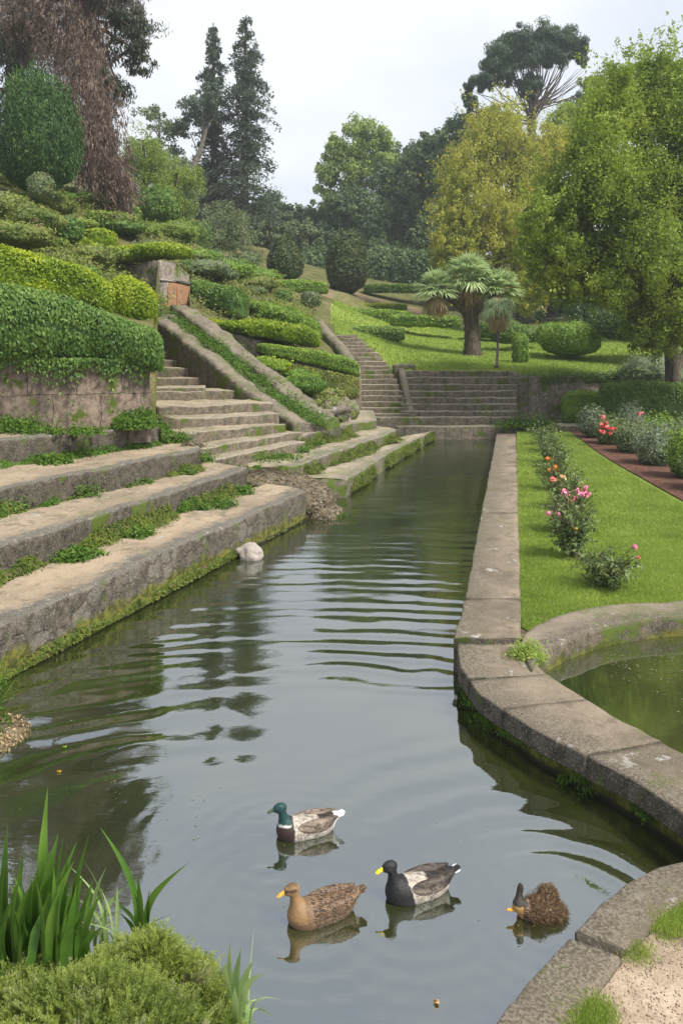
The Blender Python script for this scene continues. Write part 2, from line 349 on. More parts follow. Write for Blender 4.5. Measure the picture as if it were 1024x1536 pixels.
def limbs(mb, base, top, r0, r1, targets, rb=.35, seed=1, bend=.4, n=9, nb=16, start=.25, sag=.0):
    rg = np.random.default_rng(seed); base = A(base); top = A(top); t = np.linspace(0, 1, n)[:, None]
    w = (fbm(np.c_[t*3, t*0, t*0+seed])[:, None]-.5)*bend
    pts = base+(top-base)*t+np.c_[w, w*.6, w*0]*np.sin(t*math.pi); rad = r0+(r1-r0)*t[:, 0]**.8; rad[0] *= 1.35
    tube(mb, pts, rad, 10)
    if len(targets):
        idx = rg.choice(len(targets), min(nb, len(targets)), replace=False)
        for i in idx:
            q = targets[i]; u = np.clip(rg.uniform(start, .98), 0, 1)
            zf = np.clip((q[2]-base[2])/max(top[2]-base[2], .1)*.75, start, .97); u = .5*u+.5*zf
            s0 = np.array([np.interp(u, t[:, 0], pts[:, k]) for k in range(3)]); rr = np.interp(u, t[:, 0], rad)*rb*rg.uniform(.6, 1.1)
            tt = np.linspace(0, 1, 6)[:, None]; mid = A([0, 0, 1])*np.linalg.norm(q-s0)*(.12-sag)
            bp = s0+(q-s0)*tt+mid*np.sin(tt*math.pi)+rg.normal(size=(6, 3))*.04*np.linalg.norm(q-s0)*np.sin(tt*math.pi)
            tube(mb, bp, rr*(1-.8*tt[:, 0]), 5)
def tree(name, label, cat, base, top, r0, lobes, mat, n_sub=30, n_leaf=120, L=.2, W=.12, bmat='bark', group=None, seed=1, r1=None, nb=16, start=.25, rb=.35, sag=0, shoots=0, **kw):
    rg = np.random.default_rng(seed); root = empty(name, base, label, cat, group)
    mb = MB(); cs = crown(mb, lobes, n_sub, n_leaf, L, W, rng=rg, **kw)
    for _ in range(shoots):
        c_, r_ = lobes[rg.integers(len(lobes))]; d_ = unit(rg.normal(size=3)+A([0, -.3, .7])); p0 = A(c_)+d_*A(r_)*.85; ln_ = rg.uniform(.5, 1.5)*L*8; ax_ = unit(d_+A([0, 0, .6])+rg.normal(size=3)*.3); m_ = 26; u_ = rg.uniform(0, 1, (m_, 1)); leafs(mb, p0+ax_*ln_*u_+rg.normal(size=(m_, 3))*L*.9*(1.2-u_), rg.normal(size=(m_, 3)), L, W, rg)
    mb.build('crown', M[mat], root, smooth=False)
    tb = MB(); limbs(tb, base-A([0, 0, .3]), top, r0, r1 or r0*.35, cs, seed=seed, nb=nb, start=start, rb=rb, sag=sag); tb.build('trunk', M[bmat], root)
    return root
def sphere_grid(nu, nv):
    u = np.linspace(0, 2*math.pi, nu, endpoint=False); v = np.linspace(-math.pi/2, math.pi/2, nv)
    D = np.stack([np.cos(v)[:, None]*np.cos(u)[None], np.cos(v)[:, None]*np.sin(u)[None], np.sin(v)[:, None]*np.ones(nu)[None]], -1)
    i = np.arange(nv-1)[:, None]; j = np.arange(nu)[None, :]; j2 = (j+1) % nu
    return D.reshape(-1, 3), np.stack([i*nu+j, i*nu+j2, (i+1)*nu+j2, (i+1)*nu+j], -1).reshape(-1, 4)
def bush_mb(mb, c, r, dens, L, W, rng=R, lump=.18, lsc=1.6, power=1., core=.86, axis=None, jit=1, cone=0., seed=0, thick=.16):
    """leafy body: c is the centre of the base"""
    c = A(c); r = A(r); D, fa = sphere_grid(28, 16)
    def surf(D, k=1.):
        q = np.sign(D)*np.abs(D)**power; z = q[:, 2:3]*.5+.5; tap = 1-cone*z
        n = 1+lump*2*(fbm(D*lsc+seed*3.7, seed, 3)-.5)[:, None]
        return c+np.c_[q[:, :2]*r[:2]*tap, (q[:, 2:3]*.5+.5)*r[2]]*n*np.r_[k, k, 1-(1-k)*.6]
    mb.add(surf(D, core), fa, tint=.25)
    n = int(dens*(r[0]*r[2]*4.2+r[0]*r[1]*3))
    d = unit(rng.normal(size=(n, 3))); d = d[(d[:, 2] > -.75)]
    k = 1-thick*rng.uniform(0, 1, (len(d), 1))**1.5+rng.normal(size=(len(d), 1))*.03
    pos = c+(surf(d)-c)*k
    tn = np.clip(.5*fbm(pos*2.5, 5)+.5*rng.uniform(size=len(d))+.15*d[:, 2], 0, 1)  # upward leaves get a lighter tint, painting lit tops into the leaf colour
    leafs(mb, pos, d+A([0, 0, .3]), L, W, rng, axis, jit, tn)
def bush(name, label, cat, c, r, mat, dens=300, L=.1, W=.06, group=None, **kw):
    mb = MB(); bush_mb(mb, c, r, dens, L, W, **kw); return tag(mb.build(name, M[mat], smooth=False, origin=c), label, cat, group)
def pbush(name, label, cat, px, pyb, Y, rxp, hp, mat, rd=None, **kw):
    """bush by where its base stands, half width and height in photo pixels at that distance"""
    s = Y/F; return bush(name, label, cat, P(px, pyb, Y), (rxp*s, rd if rd else rxp*s, hp*s), mat, **kw)
def hedge(name, label, cat, top, h, w, mat, dens=500, L=.07, W=.045, group=None, seed=0, lump=.12, axis=None, jit=1, boxy=.45, core=.88, rng=R, thick=.1):
    top = np.asarray(top, float); n = max(4, int(length(top)/.25)); c = resample(top, n)
    h = np.interp(np.linspace(0, 1, n), np.linspace(0, 1, len(np.atleast_1d(h))), np.atleast_1d(h).astype(float)); w_ = np.interp(np.linspace(0, 1, n), np.linspace(0, 1, len(np.atleast_1d(w))), np.atleast_1d(w).astype(float))
    t = unit(np.gradient(c[:, :2], axis=0)); side = np.c_[-t[:, 1], t[:, 0], np.zeros(n)]
    def pos(s, th, k, e):
        f = s*(n-1); i = np.clip(f.astype(int), 0, n-2); u = (f-i)[:, None]
        cc = c[i]*(1-u)+c[i+1]*u; sd = side[i]*(1-u)+side[i+1]*u; hh = (h[i]*(1-u[:, 0])+h[i+1]*u[:, 0])[:, None]; ww = (w_[i]*(1-u[:, 0])+w_[i+1]*u[:, 0])[:, None]
        cs = np.cos(th); sn = np.sin(th); x = np.sign(cs)*np.abs(cs)**boxy; z = np.sign(sn)*np.abs(sn)**boxy
        endk = 1-np.clip(np.abs(s-.5)*2-(1-e), 0, 1)/e; endk = np.sqrt(np.clip(1-(1-endk)**2, .02, 1))
        p0 = cc-A([0, 0, .5])*hh
        nn = 1+lump*2*(fbm((cc+sd*x[:, None]+A([0, 0, 1])*z[:, None])*1.5+seed, seed, 3)-.5)
        q = p0+sd*(x*endk*k*nn)[:, None]*ww*.5+A([0, 0, .5])*(z*k*nn*(.55+.45*endk))[:, None]*hh
        return q, unit(sd*x[:, None]*.9+A([0, 0, 1])*z[:, None]*1.0+.01)
    mb = MB(); e = min(.45, .35*np.mean(w_)/max(length(top), .3)*2); K = 16; ns = n*2
    S, T = np.meshgrid(np.linspace(0, 1, ns), np.arange(K)*2*math.pi/K, indexing='ij')
    q, _ = pos(S.ravel(), T.ravel(), core, e); i = np.arange(ns-1)[:, None]; j = np.arange(K)[None]; j2 = (j+1) % K
    mb.add(q, [np.stack([i*K+j, (i+1)*K+j, (i+1)*K+j2, i*K+j2], -1).reshape(-1, 4), np.arange(K)[None], (np.arange(K)[::-1]+(ns-1)*K)[None]], tint=.25)
    N = int(dens*length(top)*(np.mean(h)*2+np.mean(w_))); s = rng.uniform(0, 1, N); th = rng.uniform(-.9, math.pi+.9, N)
    q, nr = pos(s, th, 1-thick*rng.uniform(0, 1, N)**1.5+rng.normal(size=N)*.025, e)
    tn = np.clip(.5*fbm(q*3, 9)+.4*rng.uniform(size=N)+.3*np.clip(nr[:, 2], 0, 1), 0, 1)  # top leaves tinted lighter: yellow new growth plus a lit look painted in
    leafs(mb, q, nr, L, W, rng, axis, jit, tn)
    return tag(mb.build(name, M[mat], smooth=False), label, cat, group)
def weeds(name, label, px, py, z, rp, mat='weed', n=500, hgt=.16, L=.07, W=.035, cat='weeds', group=None, rd=None, seed=0):
    """low leafy clump growing at a ground point"""
    c = G(px, py, z); s = c[1]/F; rx = rp*s; ry = rd or rx*.6; mb = MB(); rg = np.random.default_rng(seed+int(px)+int(py)*7)
    k = max(5, int(n/28)); a = rg.uniform(0, 2*math.pi, k); r = rg.uniform(0, 1, k)**.6
    for cx, cy in zip(c[0]+rx*r*np.cos(a), c[1]+ry*r*np.sin(a)):
        m = 28; d = unit(np.abs(rg.normal(size=(m, 3)))*A([1, 1, 1.])*np.sign(rg.normal(size=(m, 3))*A([1, 1, 0])+A([0, 0, 9]))); h = hgt*rg.uniform(.5, 1.2)
        pos = A([cx, cy, c[2]-.02])+d*A([h*.9, h*.9, h])*rg.uniform(.15, 1, (m, 1))
        leafs(mb, pos, d+A([0, -.2, .5]), L, W, rg, None, 1, rg.uniform(0, 1, m)*.7+.3*rg.uniform())
    return tag(mb.build(name, M[mat], smooth=False, origin=c), label, cat, group)
def edgeline(a, z, Y0, Y1, wob=0.):
    Ys = np.linspace(Y0, Y1, 24); return np.c_[.218*Ys+a, Ys, np.full(24, z)]
def lin(p, q, n=2): return np.array([p+(q-p)*t for t in np.linspace(0, 1, n)])
def ext(p, q, k):
    """p,q -> p moved k metres further back along the line from q"""
    return p+unit((p-q)[None])[0]*k

# ------------------------------------------------------------------ camera, sky, sun
cam = bpy.data.cameras.new('camera'); co = bpy.data.objects.new('camera', cam); COL.objects.link(co)
co.location = (0, 0, H); co.rotation_euler = (math.pi/2, 0, 0)
cam.sensor_fit = 'VERTICAL'; cam.sensor_height = 36; cam.lens = F/1536*36; cam.shift_y = -(768-HY)/1536; cam.clip_end = 2000; cam.clip_start = .05
scene.camera = co
world = bpy.data.worlds.new('World'); scene.world = world; world.use_nodes = True
wt = world.node_tree; wt.nodes.clear()
SUN_EL, SUN_AZ = math.radians(52), math.radians(125)   # azimuth from +Y towards +X
sky = wt.nodes.new('ShaderNodeTexSky'); sky.sky_type = 'NISHITA'; sky.sun_disc = False; sky.sun_elevation = SUN_EL; sky.sun_rotation = SUN_AZ
tc = wt.nodes.new('ShaderNodeTexCoord'); mp = wt.nodes.new('ShaderNodeMapping'); mp.inputs['Scale'].default_value = (1, 1, 2.2); mp.inputs['Location'].default_value = (.3, 1.1, .2)
ns = wt.nodes.new('ShaderNodeTexNoise'); ns.inputs['Scale'].default_value = 2.1; ns.inputs['Detail'].default_value = 5; ns.inputs['Roughness'].default_value = .5
cr = wt.nodes.new('ShaderNodeValToRGB'); cr.color_ramp.elements[0].position = .34; cr.color_ramp.elements[0].color = (4.5, 4.95, 5.7, 1); cr.color_ramp.elements[1].position = .64; cr.color_ramp.elements[1].color = (6.5, 6.6, 6.75, 1)
mx = wt.nodes.new('ShaderNodeMix'); mx.data_type = 'RGBA'; mx.inputs[0].default_value = .9
bg = wt.nodes.new('ShaderNodeBackground'); bg.inputs[1].default_value = .1; wo = wt.nodes.new('ShaderNodeOutputWorld')
L_ = wt.links.new
L_(tc.outputs['Generated'], mp.inputs[0]); L_(mp.outputs[0], ns.inputs['Vector']); L_(ns.outputs['Fac'], cr.inputs[0])
L_(sky.outputs[0], mx.inputs[6]); L_(cr.outputs[0], mx.inputs[7]); L_(mx.outputs[2], bg.inputs[0]); L_(bg.outputs[0], wo.inputs[0])
sl = bpy.data.lights.new('sun', 'SUN'); sl.energy = 4.0; sl.angle = math.radians(10); sl.color = (1, .95, .86)
so = bpy.data.objects.new('sun', sl); COL.objects.link(so)
sd = Vector((math.sin(SUN_AZ)*math.cos(SUN_EL), math.cos(SUN_AZ)*math.cos(SUN_EL), math.sin(SUN_EL)))
so.rotation_euler = (-sd).to_track_quat('-Z', 'Y').to_euler()
scene.view_settings.view_transform = 'Standard'; scene.view_settings.look = 'None'; scene.view_settings.gamma = 1; scene.view_settings.exposure = 0.75

# ------------------------------------------------------------------ hillside and upper lawn (one height function)
ctl = [(0, 462, 16), (0, 450, 17.3), (120, 478, 17.3), (0, 385, 20.5), (0, 330, 24), (0, 288, 29), (-400, 420, 16), (-400, 330, 20), (-400, 230, 28), (-400, 150, 40), (100, 405, 21), (100, 364, 26.5), (100, 310, 32), (160, 425, 28.4), (200, 436, 27.8), (230, 446, 27.5),
       (160, 380, 31.5), (160, 320, 34), (200, 480, 19.5), (225, 490, 19), (240, 470, 27.5), (240, 386, 31), (300, 466, 30.2), (300, 416, 32), (300, 372, 42), (350, 470, 31), (350, 430, 36), (350, 412, 46),
       (400, 500, 30.5), (420, 452, 40), (420, 418, 60), (460, 520, 30.8), (480, 490, 36), (500, 455, 46), (520, 440, 58), (560, 456, 60), (590, 427, 75), (650, 427, 75),
       (520, 551, 30.5), (512, 530, 33.5), (490, 512, 35.5), (575, 610, 30), (565, 586, 31.5), (560, 559, 33), (540, 533, 34.5), (600, 556, 32.2), (583, 541, 34.0), (552, 515, 36.0),
       (610, 553, 32), (690, 556, 31.9), (765, 556, 31.9), (850, 557, 32), (920, 557, 32.4), (700, 534, 38), (800, 536, 38), (900, 530, 39), (600, 520, 39), (620, 500, 48), (560, 500, 45), (750, 508, 48), (620, 489, 60), (760, 492, 60), (900, 505, 52), (1000, 520, 40),
       (1100, 560, 36), (1500, 540, 36), (1100, 480, 60), (1500, 460, 60), (800, 455, 90), (400, 370, 110), (0, 260, 60), (0, 200, 100), (250, 330, 80), (800, 430, 130), (1400, 420, 120), (-800, 100, 60), (-1500, 200, 30), (-1500, 0, 100), (2400, 450, 80), (300, 350, 150), (900, 400, 170), (1024, 575, 32.5), (1300, 575, 32.5)]
C3 = np.array([P(*c) for c in ctl])
def _rbf():
    X = C3[:, :2]; n = len(X); d = np.linalg.norm(X[:, None]-X[None], axis=2); K = np.zeros((n+3, n+3)); K[:n, :n] = d+np.eye(n)*-.15
    K[:n, n] = 1; K[:n, n+1:] = X; K[n, :n] = 1; K[n+1:, :n] = X.T
    return np.linalg.solve(K, np.r_[C3[:, 2], 0, 0, 0])
WR = _rbf()
def hz(x, y):
    x = np.atleast_1d(np.asarray(x, float)); y = np.atleast_1d(np.asarray(y, float)); sh = x.shape; x = x.ravel(); y = y.ravel(); o = []
    for i in range(0, len(x), 20000):
        q = np.stack([x[i:i+20000], y[i:i+20000]], 1); d = np.linalg.norm(q[:, None]-C3[None, :, :2], axis=2)
        o.append(d@WR[:len(C3)]+WR[len(C3)]+q@WR[len(C3)+1:])
    return np.concatenate(o).reshape(sh)
def T(px, Y, dz=0):
    x = (px-512)*Y/F; return np.array([x, Y, hz(x, Y)[0]+dz])
bx = [-3000, -300, 0, 235, 237, 238, 284, 287, 385, 540, 541, 598, 600, 765, 770, 925, 930, 3000]
by = [12.5, 13.4, 14.9, 16.7, 27.8, 29.8, 31.2, 29.8, 29.3, 30.3, 33.0, 33.0, 31.95, 31.95, 32.2, 32.4, 32.4, 32.4]
pxs = np.r_[np.linspace(-3000, -200, 40)[:-1], np.linspace(-200, 1150, 220), np.linspace(1150, 3500, 40)[1:]]
tt = np.linspace(0, 1, 150); B0 = np.interp(pxs, bx, by)
YY = B0[:, None]+(190-B0)[:, None]*(tt[None]**2.3); XX = (pxs[:, None]-512)*YY/F; ZZ = hz(XX, YY)
ZZ = ZZ+(fbm(np.stack([XX*.9, YY*.9, ZZ*0], -1), 3)-.5)*np.where(pxs < 470, .55, 0)[:, None]*np.clip((YY-B0[:, None])/2, 0, 1)
islawn = (pxs[:, None] > np.interp(YY, [29, 32.3, 35.5, 36.2, 40, 60], [600, 590, 545, 500, 495, 500])) & (YY < 58) & (pxs[:, None] < 1060)
gf = grid_faces(len(pxs), len(tt), True); fl = islawn.ravel()[gf].all(1); XX[:, 0] = XX[:, 1]; YY[:, 0] = YY[:, 1]-.01; ZZ[:, 0] -= 3.2; V = np.stack([XX, YY, ZZ], -1).reshape(-1, 3)
mb = MB(); mb.add(V, gf[fl]); tag(mb.build('upper_lawn', M['lawn_up']), kind='structure')
mb = MB(); mb.add(V, gf[~fl]); tag(mb.build('hillside', M['hill']), kind='structure')

# ------------------------------------------------------------------ water
def water_mat(name, body, body2, base=.30, k=.6, chop=.25, specks=True):
    t = NT(name); w = t.wpos()
    n = t.math('ADD', t.noise(t.map(w, (1.6, 5.5, 1)), 1.5, 4, .55), t.math('MULTIPLY', t.noise(t.map(w, (2.0, 3.2, 1)), 7, 3, .6), .25))
    area = t.ramp(t.noise(w, .35, 2), .40, .62)
    y = t.sep(w, 1); far = t.ramp(y, 9, 16, .25, 1.)
    h = t.math('MULTIPLY', t.math('MULTIPLY', n, t.math('ADD', t.math('MULTIPLY', area, .6), .4)), far)
    nr = t.bump(h, chop, .03)
    gl = t.n('ShaderNodeBsdfGlossy'); gl.inputs['Roughness'].default_value = .015; t.put(gl.inputs['Color'], (.89, .92, .98)); t.put(gl.inputs['Normal'], nr)
    b = t.mix(t.ramp(t.noise(w, .8, 4), .35, .65), body, body2)
    if specks: b = t.mix(t.math('MULTIPLY', t.ramp(t.noise(t.map(w, (1, 1, 1)), 14, 5, .7), .66, .74), .5), b, (.22, .22, .12))
    df = t.n('ShaderNodeBsdfDiffuse'); t.put(df.inputs['Color'], b); t.put(df.inputs['Normal'], nr)
    fr = t.n('ShaderNodeFresnel'); fr.inputs['IOR'].default_value = 1.33; t.put(fr.inputs['Normal'], nr)
    fac = t.math('ADD', t.math('MULTIPLY', fr.outputs[0], k), base, clamp=True)
    m = t.n('ShaderNodeMixShader'); t.put(m.inputs[0], fac); t.t.links.new(df.outputs[0], m.inputs[1]); t.t.links.new(gl.outputs[0], m.inputs[2])
    return t.end(m.outputs[0])
M['water'] = water_mat('pond_water', (.017, .022, .006), (.030, .035, .010), base=.32)
M['water2'] = water_mat('basin_water', (.022, .032, .008), (.045, .05, .014), base=.06, k=.38, chop=.12)
def ripple(x, y):
    z = 0*x
    def ring(cx, cy, lam, amp, r0, r1, r2, ph=0, sx=1., dirn=None, wid=.8):
        dx = (x-cx)*sx; dy = y-cy; r = np.hypot(dx, dy)
        env = np.clip((r-r0)/(r1-r0+1e-6), 0, 1)*np.exp(-np.clip(r-r1, 0, None)/r2)
        if dirn is not None:
            a = np.arctan2(dx, dy); env = env*np.exp(-((a-dirn)/wid)**2)
        wob = (fbm(np.stack([x*1.5, y*1.6, 0*x+ph], -1), 1, 3)-.5)*5.2; env = env*np.clip(2.6*fbm(np.stack([x*.55, y*.9, 0*x+ph*3], -1), 6, 2)-.35, .15, 1.5)
        return amp*env*np.sin(2*math.pi*r/lam+ph+wob)
    z = z+ring(-.25, 4.8, .36, .0052, 2.6, 3.9, 2.4, .4, .8, 0.12, .45)
    z = z+ring(-.35, 4.6, .50, .0085, 1.7, 3.2, 2.8, 1.9, .8, -.60, .48)
    z = z+ring(-.1, 4.4, .27, .0014, 3.4, 5., 5, 2.9, .8, -.15, .7)
    z = z+ring(1.3, 4.86, .24, .0042, .25, .6, .9, 0, 1, .9, 1.0)
    z = z+ring(1.3, 4.86, .13, .0008, .15, .3, .5, 0, 1)
    z = z+ring(-.45, 5.6, .15, .0010, .2, .35, .5)+ring(-.2, 4.85, .16, .0012, .2, .4, .5)+ring(.45, 5.0, .15, .0009, .2, .35, .5)
    z = z+ring(1.3, 4.86, .33, .0055, .7, 1.3, .9, 1, 1, .35, .8)
    st = np.clip((y-8)/5, 0, 1)
    z = z+st*.010*(fbm(np.stack([x*.9, y*3.4, 0*x], -1), 5, 3)-.5)+.0012*(fbm(np.stack([x*2, y*3, 0*x+4], -1), 8, 2)-.5)
    return z
ys = np.r_[np.arange(1.2, 13, .035), np.arange(13, 29.5, .09)]; xs = np.arange(-6.2, 7.5, .045)
Xg, Yg = np.meshgrid(xs, ys, indexing='ij'); mb = MB(); mb.add(np.stack([Xg, Yg, ripple(Xg, Yg)], -1).reshape(-1, 3), grid_faces(len(xs), len(ys), False))
tag(mb.build('water', M['water']), kind='structure')

# ------------------------------------------------------------------ right bank: kerbs, lawn, bed, basin
ZS = .3
wk_o = A([G(686, 967, .35)[:2], G(688, 999, .35)[:2], G(717, 1039, .35)[:2], G(797, 1091, .35)[:2], G(954, 1172, .35)[:2], G(1024, 1222, .35)[:2], G(1290, 1420, .35)[:2]])
wk_i = A([G(790, 966, .35)[:2], G(797, 985, .35)[:2], G(812, 1003, .35)[:2], G(853, 1031, .35)[:2], G(918, 1071, .35)[:2], G(1024, 1128, .35)[:2], G(1400, 1330, .35)[:2]])
wo_ = resample(wk_o, 80); wi_ = resample(wk_i, 80)
cuts = [0, 15, 26, 42, 58, 80]
wlab = ['lichen spotted kerb slab at the bend between pool and basin', 'narrow weathered kerb slab just below the bend, with a cracked end', 'long grey walkway slab with white lichen beside the basin water',
        'walkway slab with white splashes close to the right edge of the photo', 'last walkway slab running out of the right edge of the photo']
for k in range(5):
    a, b = cuts[k], cuts[k+1]; f = wo_[a:b+1].copy(); g = wi_[a:b+1].copy()
    if k < 4: f[-1] += (f[-2]-f[-1])*.12; g[-1] += (g[-2]-g[-1])*.12
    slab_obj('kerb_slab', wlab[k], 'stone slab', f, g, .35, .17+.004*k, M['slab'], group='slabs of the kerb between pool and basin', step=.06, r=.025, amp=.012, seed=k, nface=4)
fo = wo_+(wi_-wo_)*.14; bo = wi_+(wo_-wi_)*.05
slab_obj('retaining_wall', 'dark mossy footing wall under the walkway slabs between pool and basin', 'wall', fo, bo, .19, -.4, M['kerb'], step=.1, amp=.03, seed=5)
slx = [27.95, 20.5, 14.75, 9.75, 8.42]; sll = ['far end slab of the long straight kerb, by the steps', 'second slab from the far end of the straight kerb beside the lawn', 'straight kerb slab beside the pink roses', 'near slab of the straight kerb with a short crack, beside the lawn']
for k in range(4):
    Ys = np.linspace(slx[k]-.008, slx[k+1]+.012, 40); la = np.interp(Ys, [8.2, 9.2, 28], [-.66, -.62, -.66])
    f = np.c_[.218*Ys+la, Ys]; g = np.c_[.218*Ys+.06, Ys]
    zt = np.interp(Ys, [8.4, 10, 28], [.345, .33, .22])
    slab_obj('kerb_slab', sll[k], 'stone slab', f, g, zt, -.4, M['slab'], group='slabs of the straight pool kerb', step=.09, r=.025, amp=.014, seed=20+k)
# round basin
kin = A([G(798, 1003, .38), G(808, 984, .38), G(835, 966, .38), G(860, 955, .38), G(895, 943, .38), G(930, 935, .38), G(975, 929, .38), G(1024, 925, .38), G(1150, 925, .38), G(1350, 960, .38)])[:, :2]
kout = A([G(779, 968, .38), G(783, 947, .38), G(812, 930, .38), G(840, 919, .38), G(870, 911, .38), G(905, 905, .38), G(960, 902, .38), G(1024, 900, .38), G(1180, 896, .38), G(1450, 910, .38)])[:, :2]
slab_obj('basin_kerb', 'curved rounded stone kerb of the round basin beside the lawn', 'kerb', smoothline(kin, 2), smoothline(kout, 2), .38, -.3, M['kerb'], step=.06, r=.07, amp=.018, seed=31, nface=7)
bw = np.vstack([smoothline(kin, 1)+A([0, .15]), [[9.5, 6.5], [9, 4.2], [5, 4.6]], (wk_i+A([-.15, -.05]))[::-1]])
def poly(name, pts, z, mat, kind='structure', sub=.2, amp=0.0):
    pts = np.asarray(pts, float)[:, :2]; from mathutils.geometry import tessellate_polygon
    mb = MB(); tr = np.array(tessellate_polygon([[Vector((p[0], p[1], 0)) for p in pts]])); mb.add(np.c_[pts, np.full(len(pts), z)], tr)
    return tag(mb.build(name, mat), kind=kind)
poly('basin_water', bw, .165, M['water2'])
lawn_in = np.vstack([[.218*27.9+.05, 27.9], [.218*20+.05, 20], [.218*14+.05, 14], [.218*10+.05, 10], [.218*9+.05, 9]])
zl = .27
lp = np.vstack([lawn_in, smoothline(kout, 1)[4:]-A([0, .2]), [[14, 9], [14, 31.6], [7.9, 31.6], [7.9, 28.2], [6.1, 28.2]]])
poly('lawn', lp, zl, M['lawn'])
bed_l = np.array([[7.95, 27.4], [7.2, 22], [6.85, 16.5], [6.6, 13], [6.5, 10]]); bed = np.vstack([smoothline(bed_l, 2), [[13.9, 10], [13.9, 31], [8.3, 31]]])
poly('mulch_bed', bed, zl+.03, M['mulch'])
poly('earth_patch', [G(764, 905, .27)[:2], G(830, 905, .27)[:2], G(830, 975, .27)[:2], G(792, 1010, .27)[:2], G(770, 1000, .27)[:2]], .262, M['earth'])
# grass blades
def blades(mb, pts, hgt, w, rg):
    n = len(pts); a = rg.uniform(0, 2*math.pi, n); h = hgt*rg.uniform(.5, 1.25, n); ln = rg.uniform(.1, .8, n)*h
    d = np.stack([np.cos(a), np.sin(a), 0*a], 1); s = np.stack([-np.sin(a), np.cos(a), 0*a], 1)*(w*rg.uniform(.6, 1.3, n))[:, None]
    V = np.stack([pts-s, pts+s, pts+d*(ln*.4)[:, None]+A([0, 0, 1])*(h*.65)[:, None]+s*.7, pts+d*ln[:, None]+A([0, 0, 1])*h[:, None]], 1).reshape(-1, 3)
    tn = np.clip(.6*fbm(pts*1.4, 4)+.4*rg.uniform(size=n), 0, 1); mb.add(V, np.arange(4*n).reshape(-1, 4), tint=np.repeat(tn, 4))
rg = np.random.default_rng(5)
def inpoly(p, poly):
    x, y = p[:, 0], p[:, 1]; c = np.zeros(len(p), bool); q = np.asarray(poly)[:, :2]; j = len(q)-1
    for i in range(len(q)):
        c ^= ((q[i, 1] > y) != (q[j, 1] > y)) & (x < (q[j, 0]-q[i, 0])*(y-q[i, 1])/(q[j, 1]-q[i, 1]+1e-12)+q[i, 0]); j = i
    return c
N = 260000; Yr = 8.6*(27.8/8.6)**rg.uniform(0, 1, N); Xr = .218*Yr+.05+rg.uniform(0, 1, N)**1.0*(np.minimum(.44*Yr+.4, 8)-.218*Yr-.05)
p = np.c_[Xr, Yr, np.full(N, zl)]; p = p[inpoly(p, lp) & ~inpoly(p+A([.1, 0, 0]), bed)]
mb = MB(); sz = np.interp(p[:, 1], [8, 28], [.8, 1.6]); 
for lo, hi, hg, ww in ((0, 13, .045, .0035), (13, 19, .05, .006), (19, 40, .055, .010)):
    q = p[(p[:, 1] >= lo) & (p[:, 1] < hi)]; blades(mb, q, hg, ww, rg)
tag(mb.build('lawn_grass', M['grass'], smooth=False), kind='stuff')
N = 110000; pr = rg.uniform(497, 1050, N); Yr = 32*(58/32)**rg.uniform(0, 1, N); Xr = (pr-512)*Yr/F; k = pr > np.interp(Yr, [31, 32.3, 35.5, 36.2, 40, 60], [606, 594, 549, 502, 497, 502])
p = np.c_[Xr, Yr, hz(Xr, Yr)][k]; mb = MB(); blades(mb, p, .09, .02, rg); tag(mb.build('upper_lawn_grass', M['grass'], smooth=False), kind='stuff')

# near right corner
co_ = A([G(1250, 1262, .35), G(1100, 1280, .35), G(1024, 1289, .35), G(975, 1303, .35), G(935, 1326, .35), G(900, 1354, .35), G(850, 1406, .35), G(800, 1462, .35), G(740, 1538, .35), G(690, 1630, .35)])[:, :2]
ci_ = A([G(1260, 1290, .35), G(1120, 1318, .35), G(1040, 1345, .35), G(1000, 1372, .35), G(968, 1398, .35), G(937, 1430, .35), G(905, 1470, .35), G(885, 1500, .35), G(862, 1545, .35), G(835, 1640, .35)])[:, :2]
a_ = resample(smoothline(co_, 2), 90); b_ = resample(smoothline(ci_, 2), 90)
jn = int(np.argmin(np.linalg.norm(a_-G(853, 1404, .35)[:2], axis=1)))
slab_obj('kerb_slab', 'curved grey kerb slab at the lower right, beyond the joint', 'stone slab', a_[:jn], b_[:jn], .35, -.3, M['slab'], group='curved slabs in the lower right corner', step=.04, r=.02, amp=.010, seed=41)
slab_obj('kerb_slab', 'nearest grey kerb slab at the bottom edge of the photo', 'stone slab', a_[jn+1:], b_[jn+1:], .345, -.3, M['slab'], group='curved slabs in the lower right corner', step=.04, r=.02, amp=.010, seed=43)
gp = np.vstack([b_+A([-.03, .0]), [[1.2, 1.2], [5, 1.2], [6, 5.2]]])
poly('gravel_path', gp, .315, M['gravel'])

# ------------------------------------------------------------------ left bank: ledges
def xy(px, py, z): return G(px, py, z)[:2]
def fr(p0, p1, k): return np.array([ext(p0, p1, k), p0, (p0+p1)/2, p1])
L1 = fr(xy(0, 1025, 0), xy(459, 781, 0), 3.2); L2 = fr(xy(0, 872, .6), xy(372, 731, .6), 3.4); L3 = fr(xy(0, 775, 1.0), xy(300, 705, 1.0), 3.6); L4 = fr(xy(0, 702, 1.4), xy(241, 667, 1.4), 3.6)
L1b = L2.copy(); L1b[-1] = xy(377, 734, .6)
b1 = off(L2, .25); b2 = off(L3, .25); b3 = off(L4, .3)
slab_obj('stone_ledge', 'lowest long stone ledge beside the water, rubble face and sandy top', 'ledge', L1, np.vstack([b1[:3], xy(384, 731, .6)+A([.1, .5])]), .6, -.5, M['ledge'], group='long stone ledges of the near left bank', step=.07, r=.07, amp=.028, seed=50, nface=12, ntop=14)
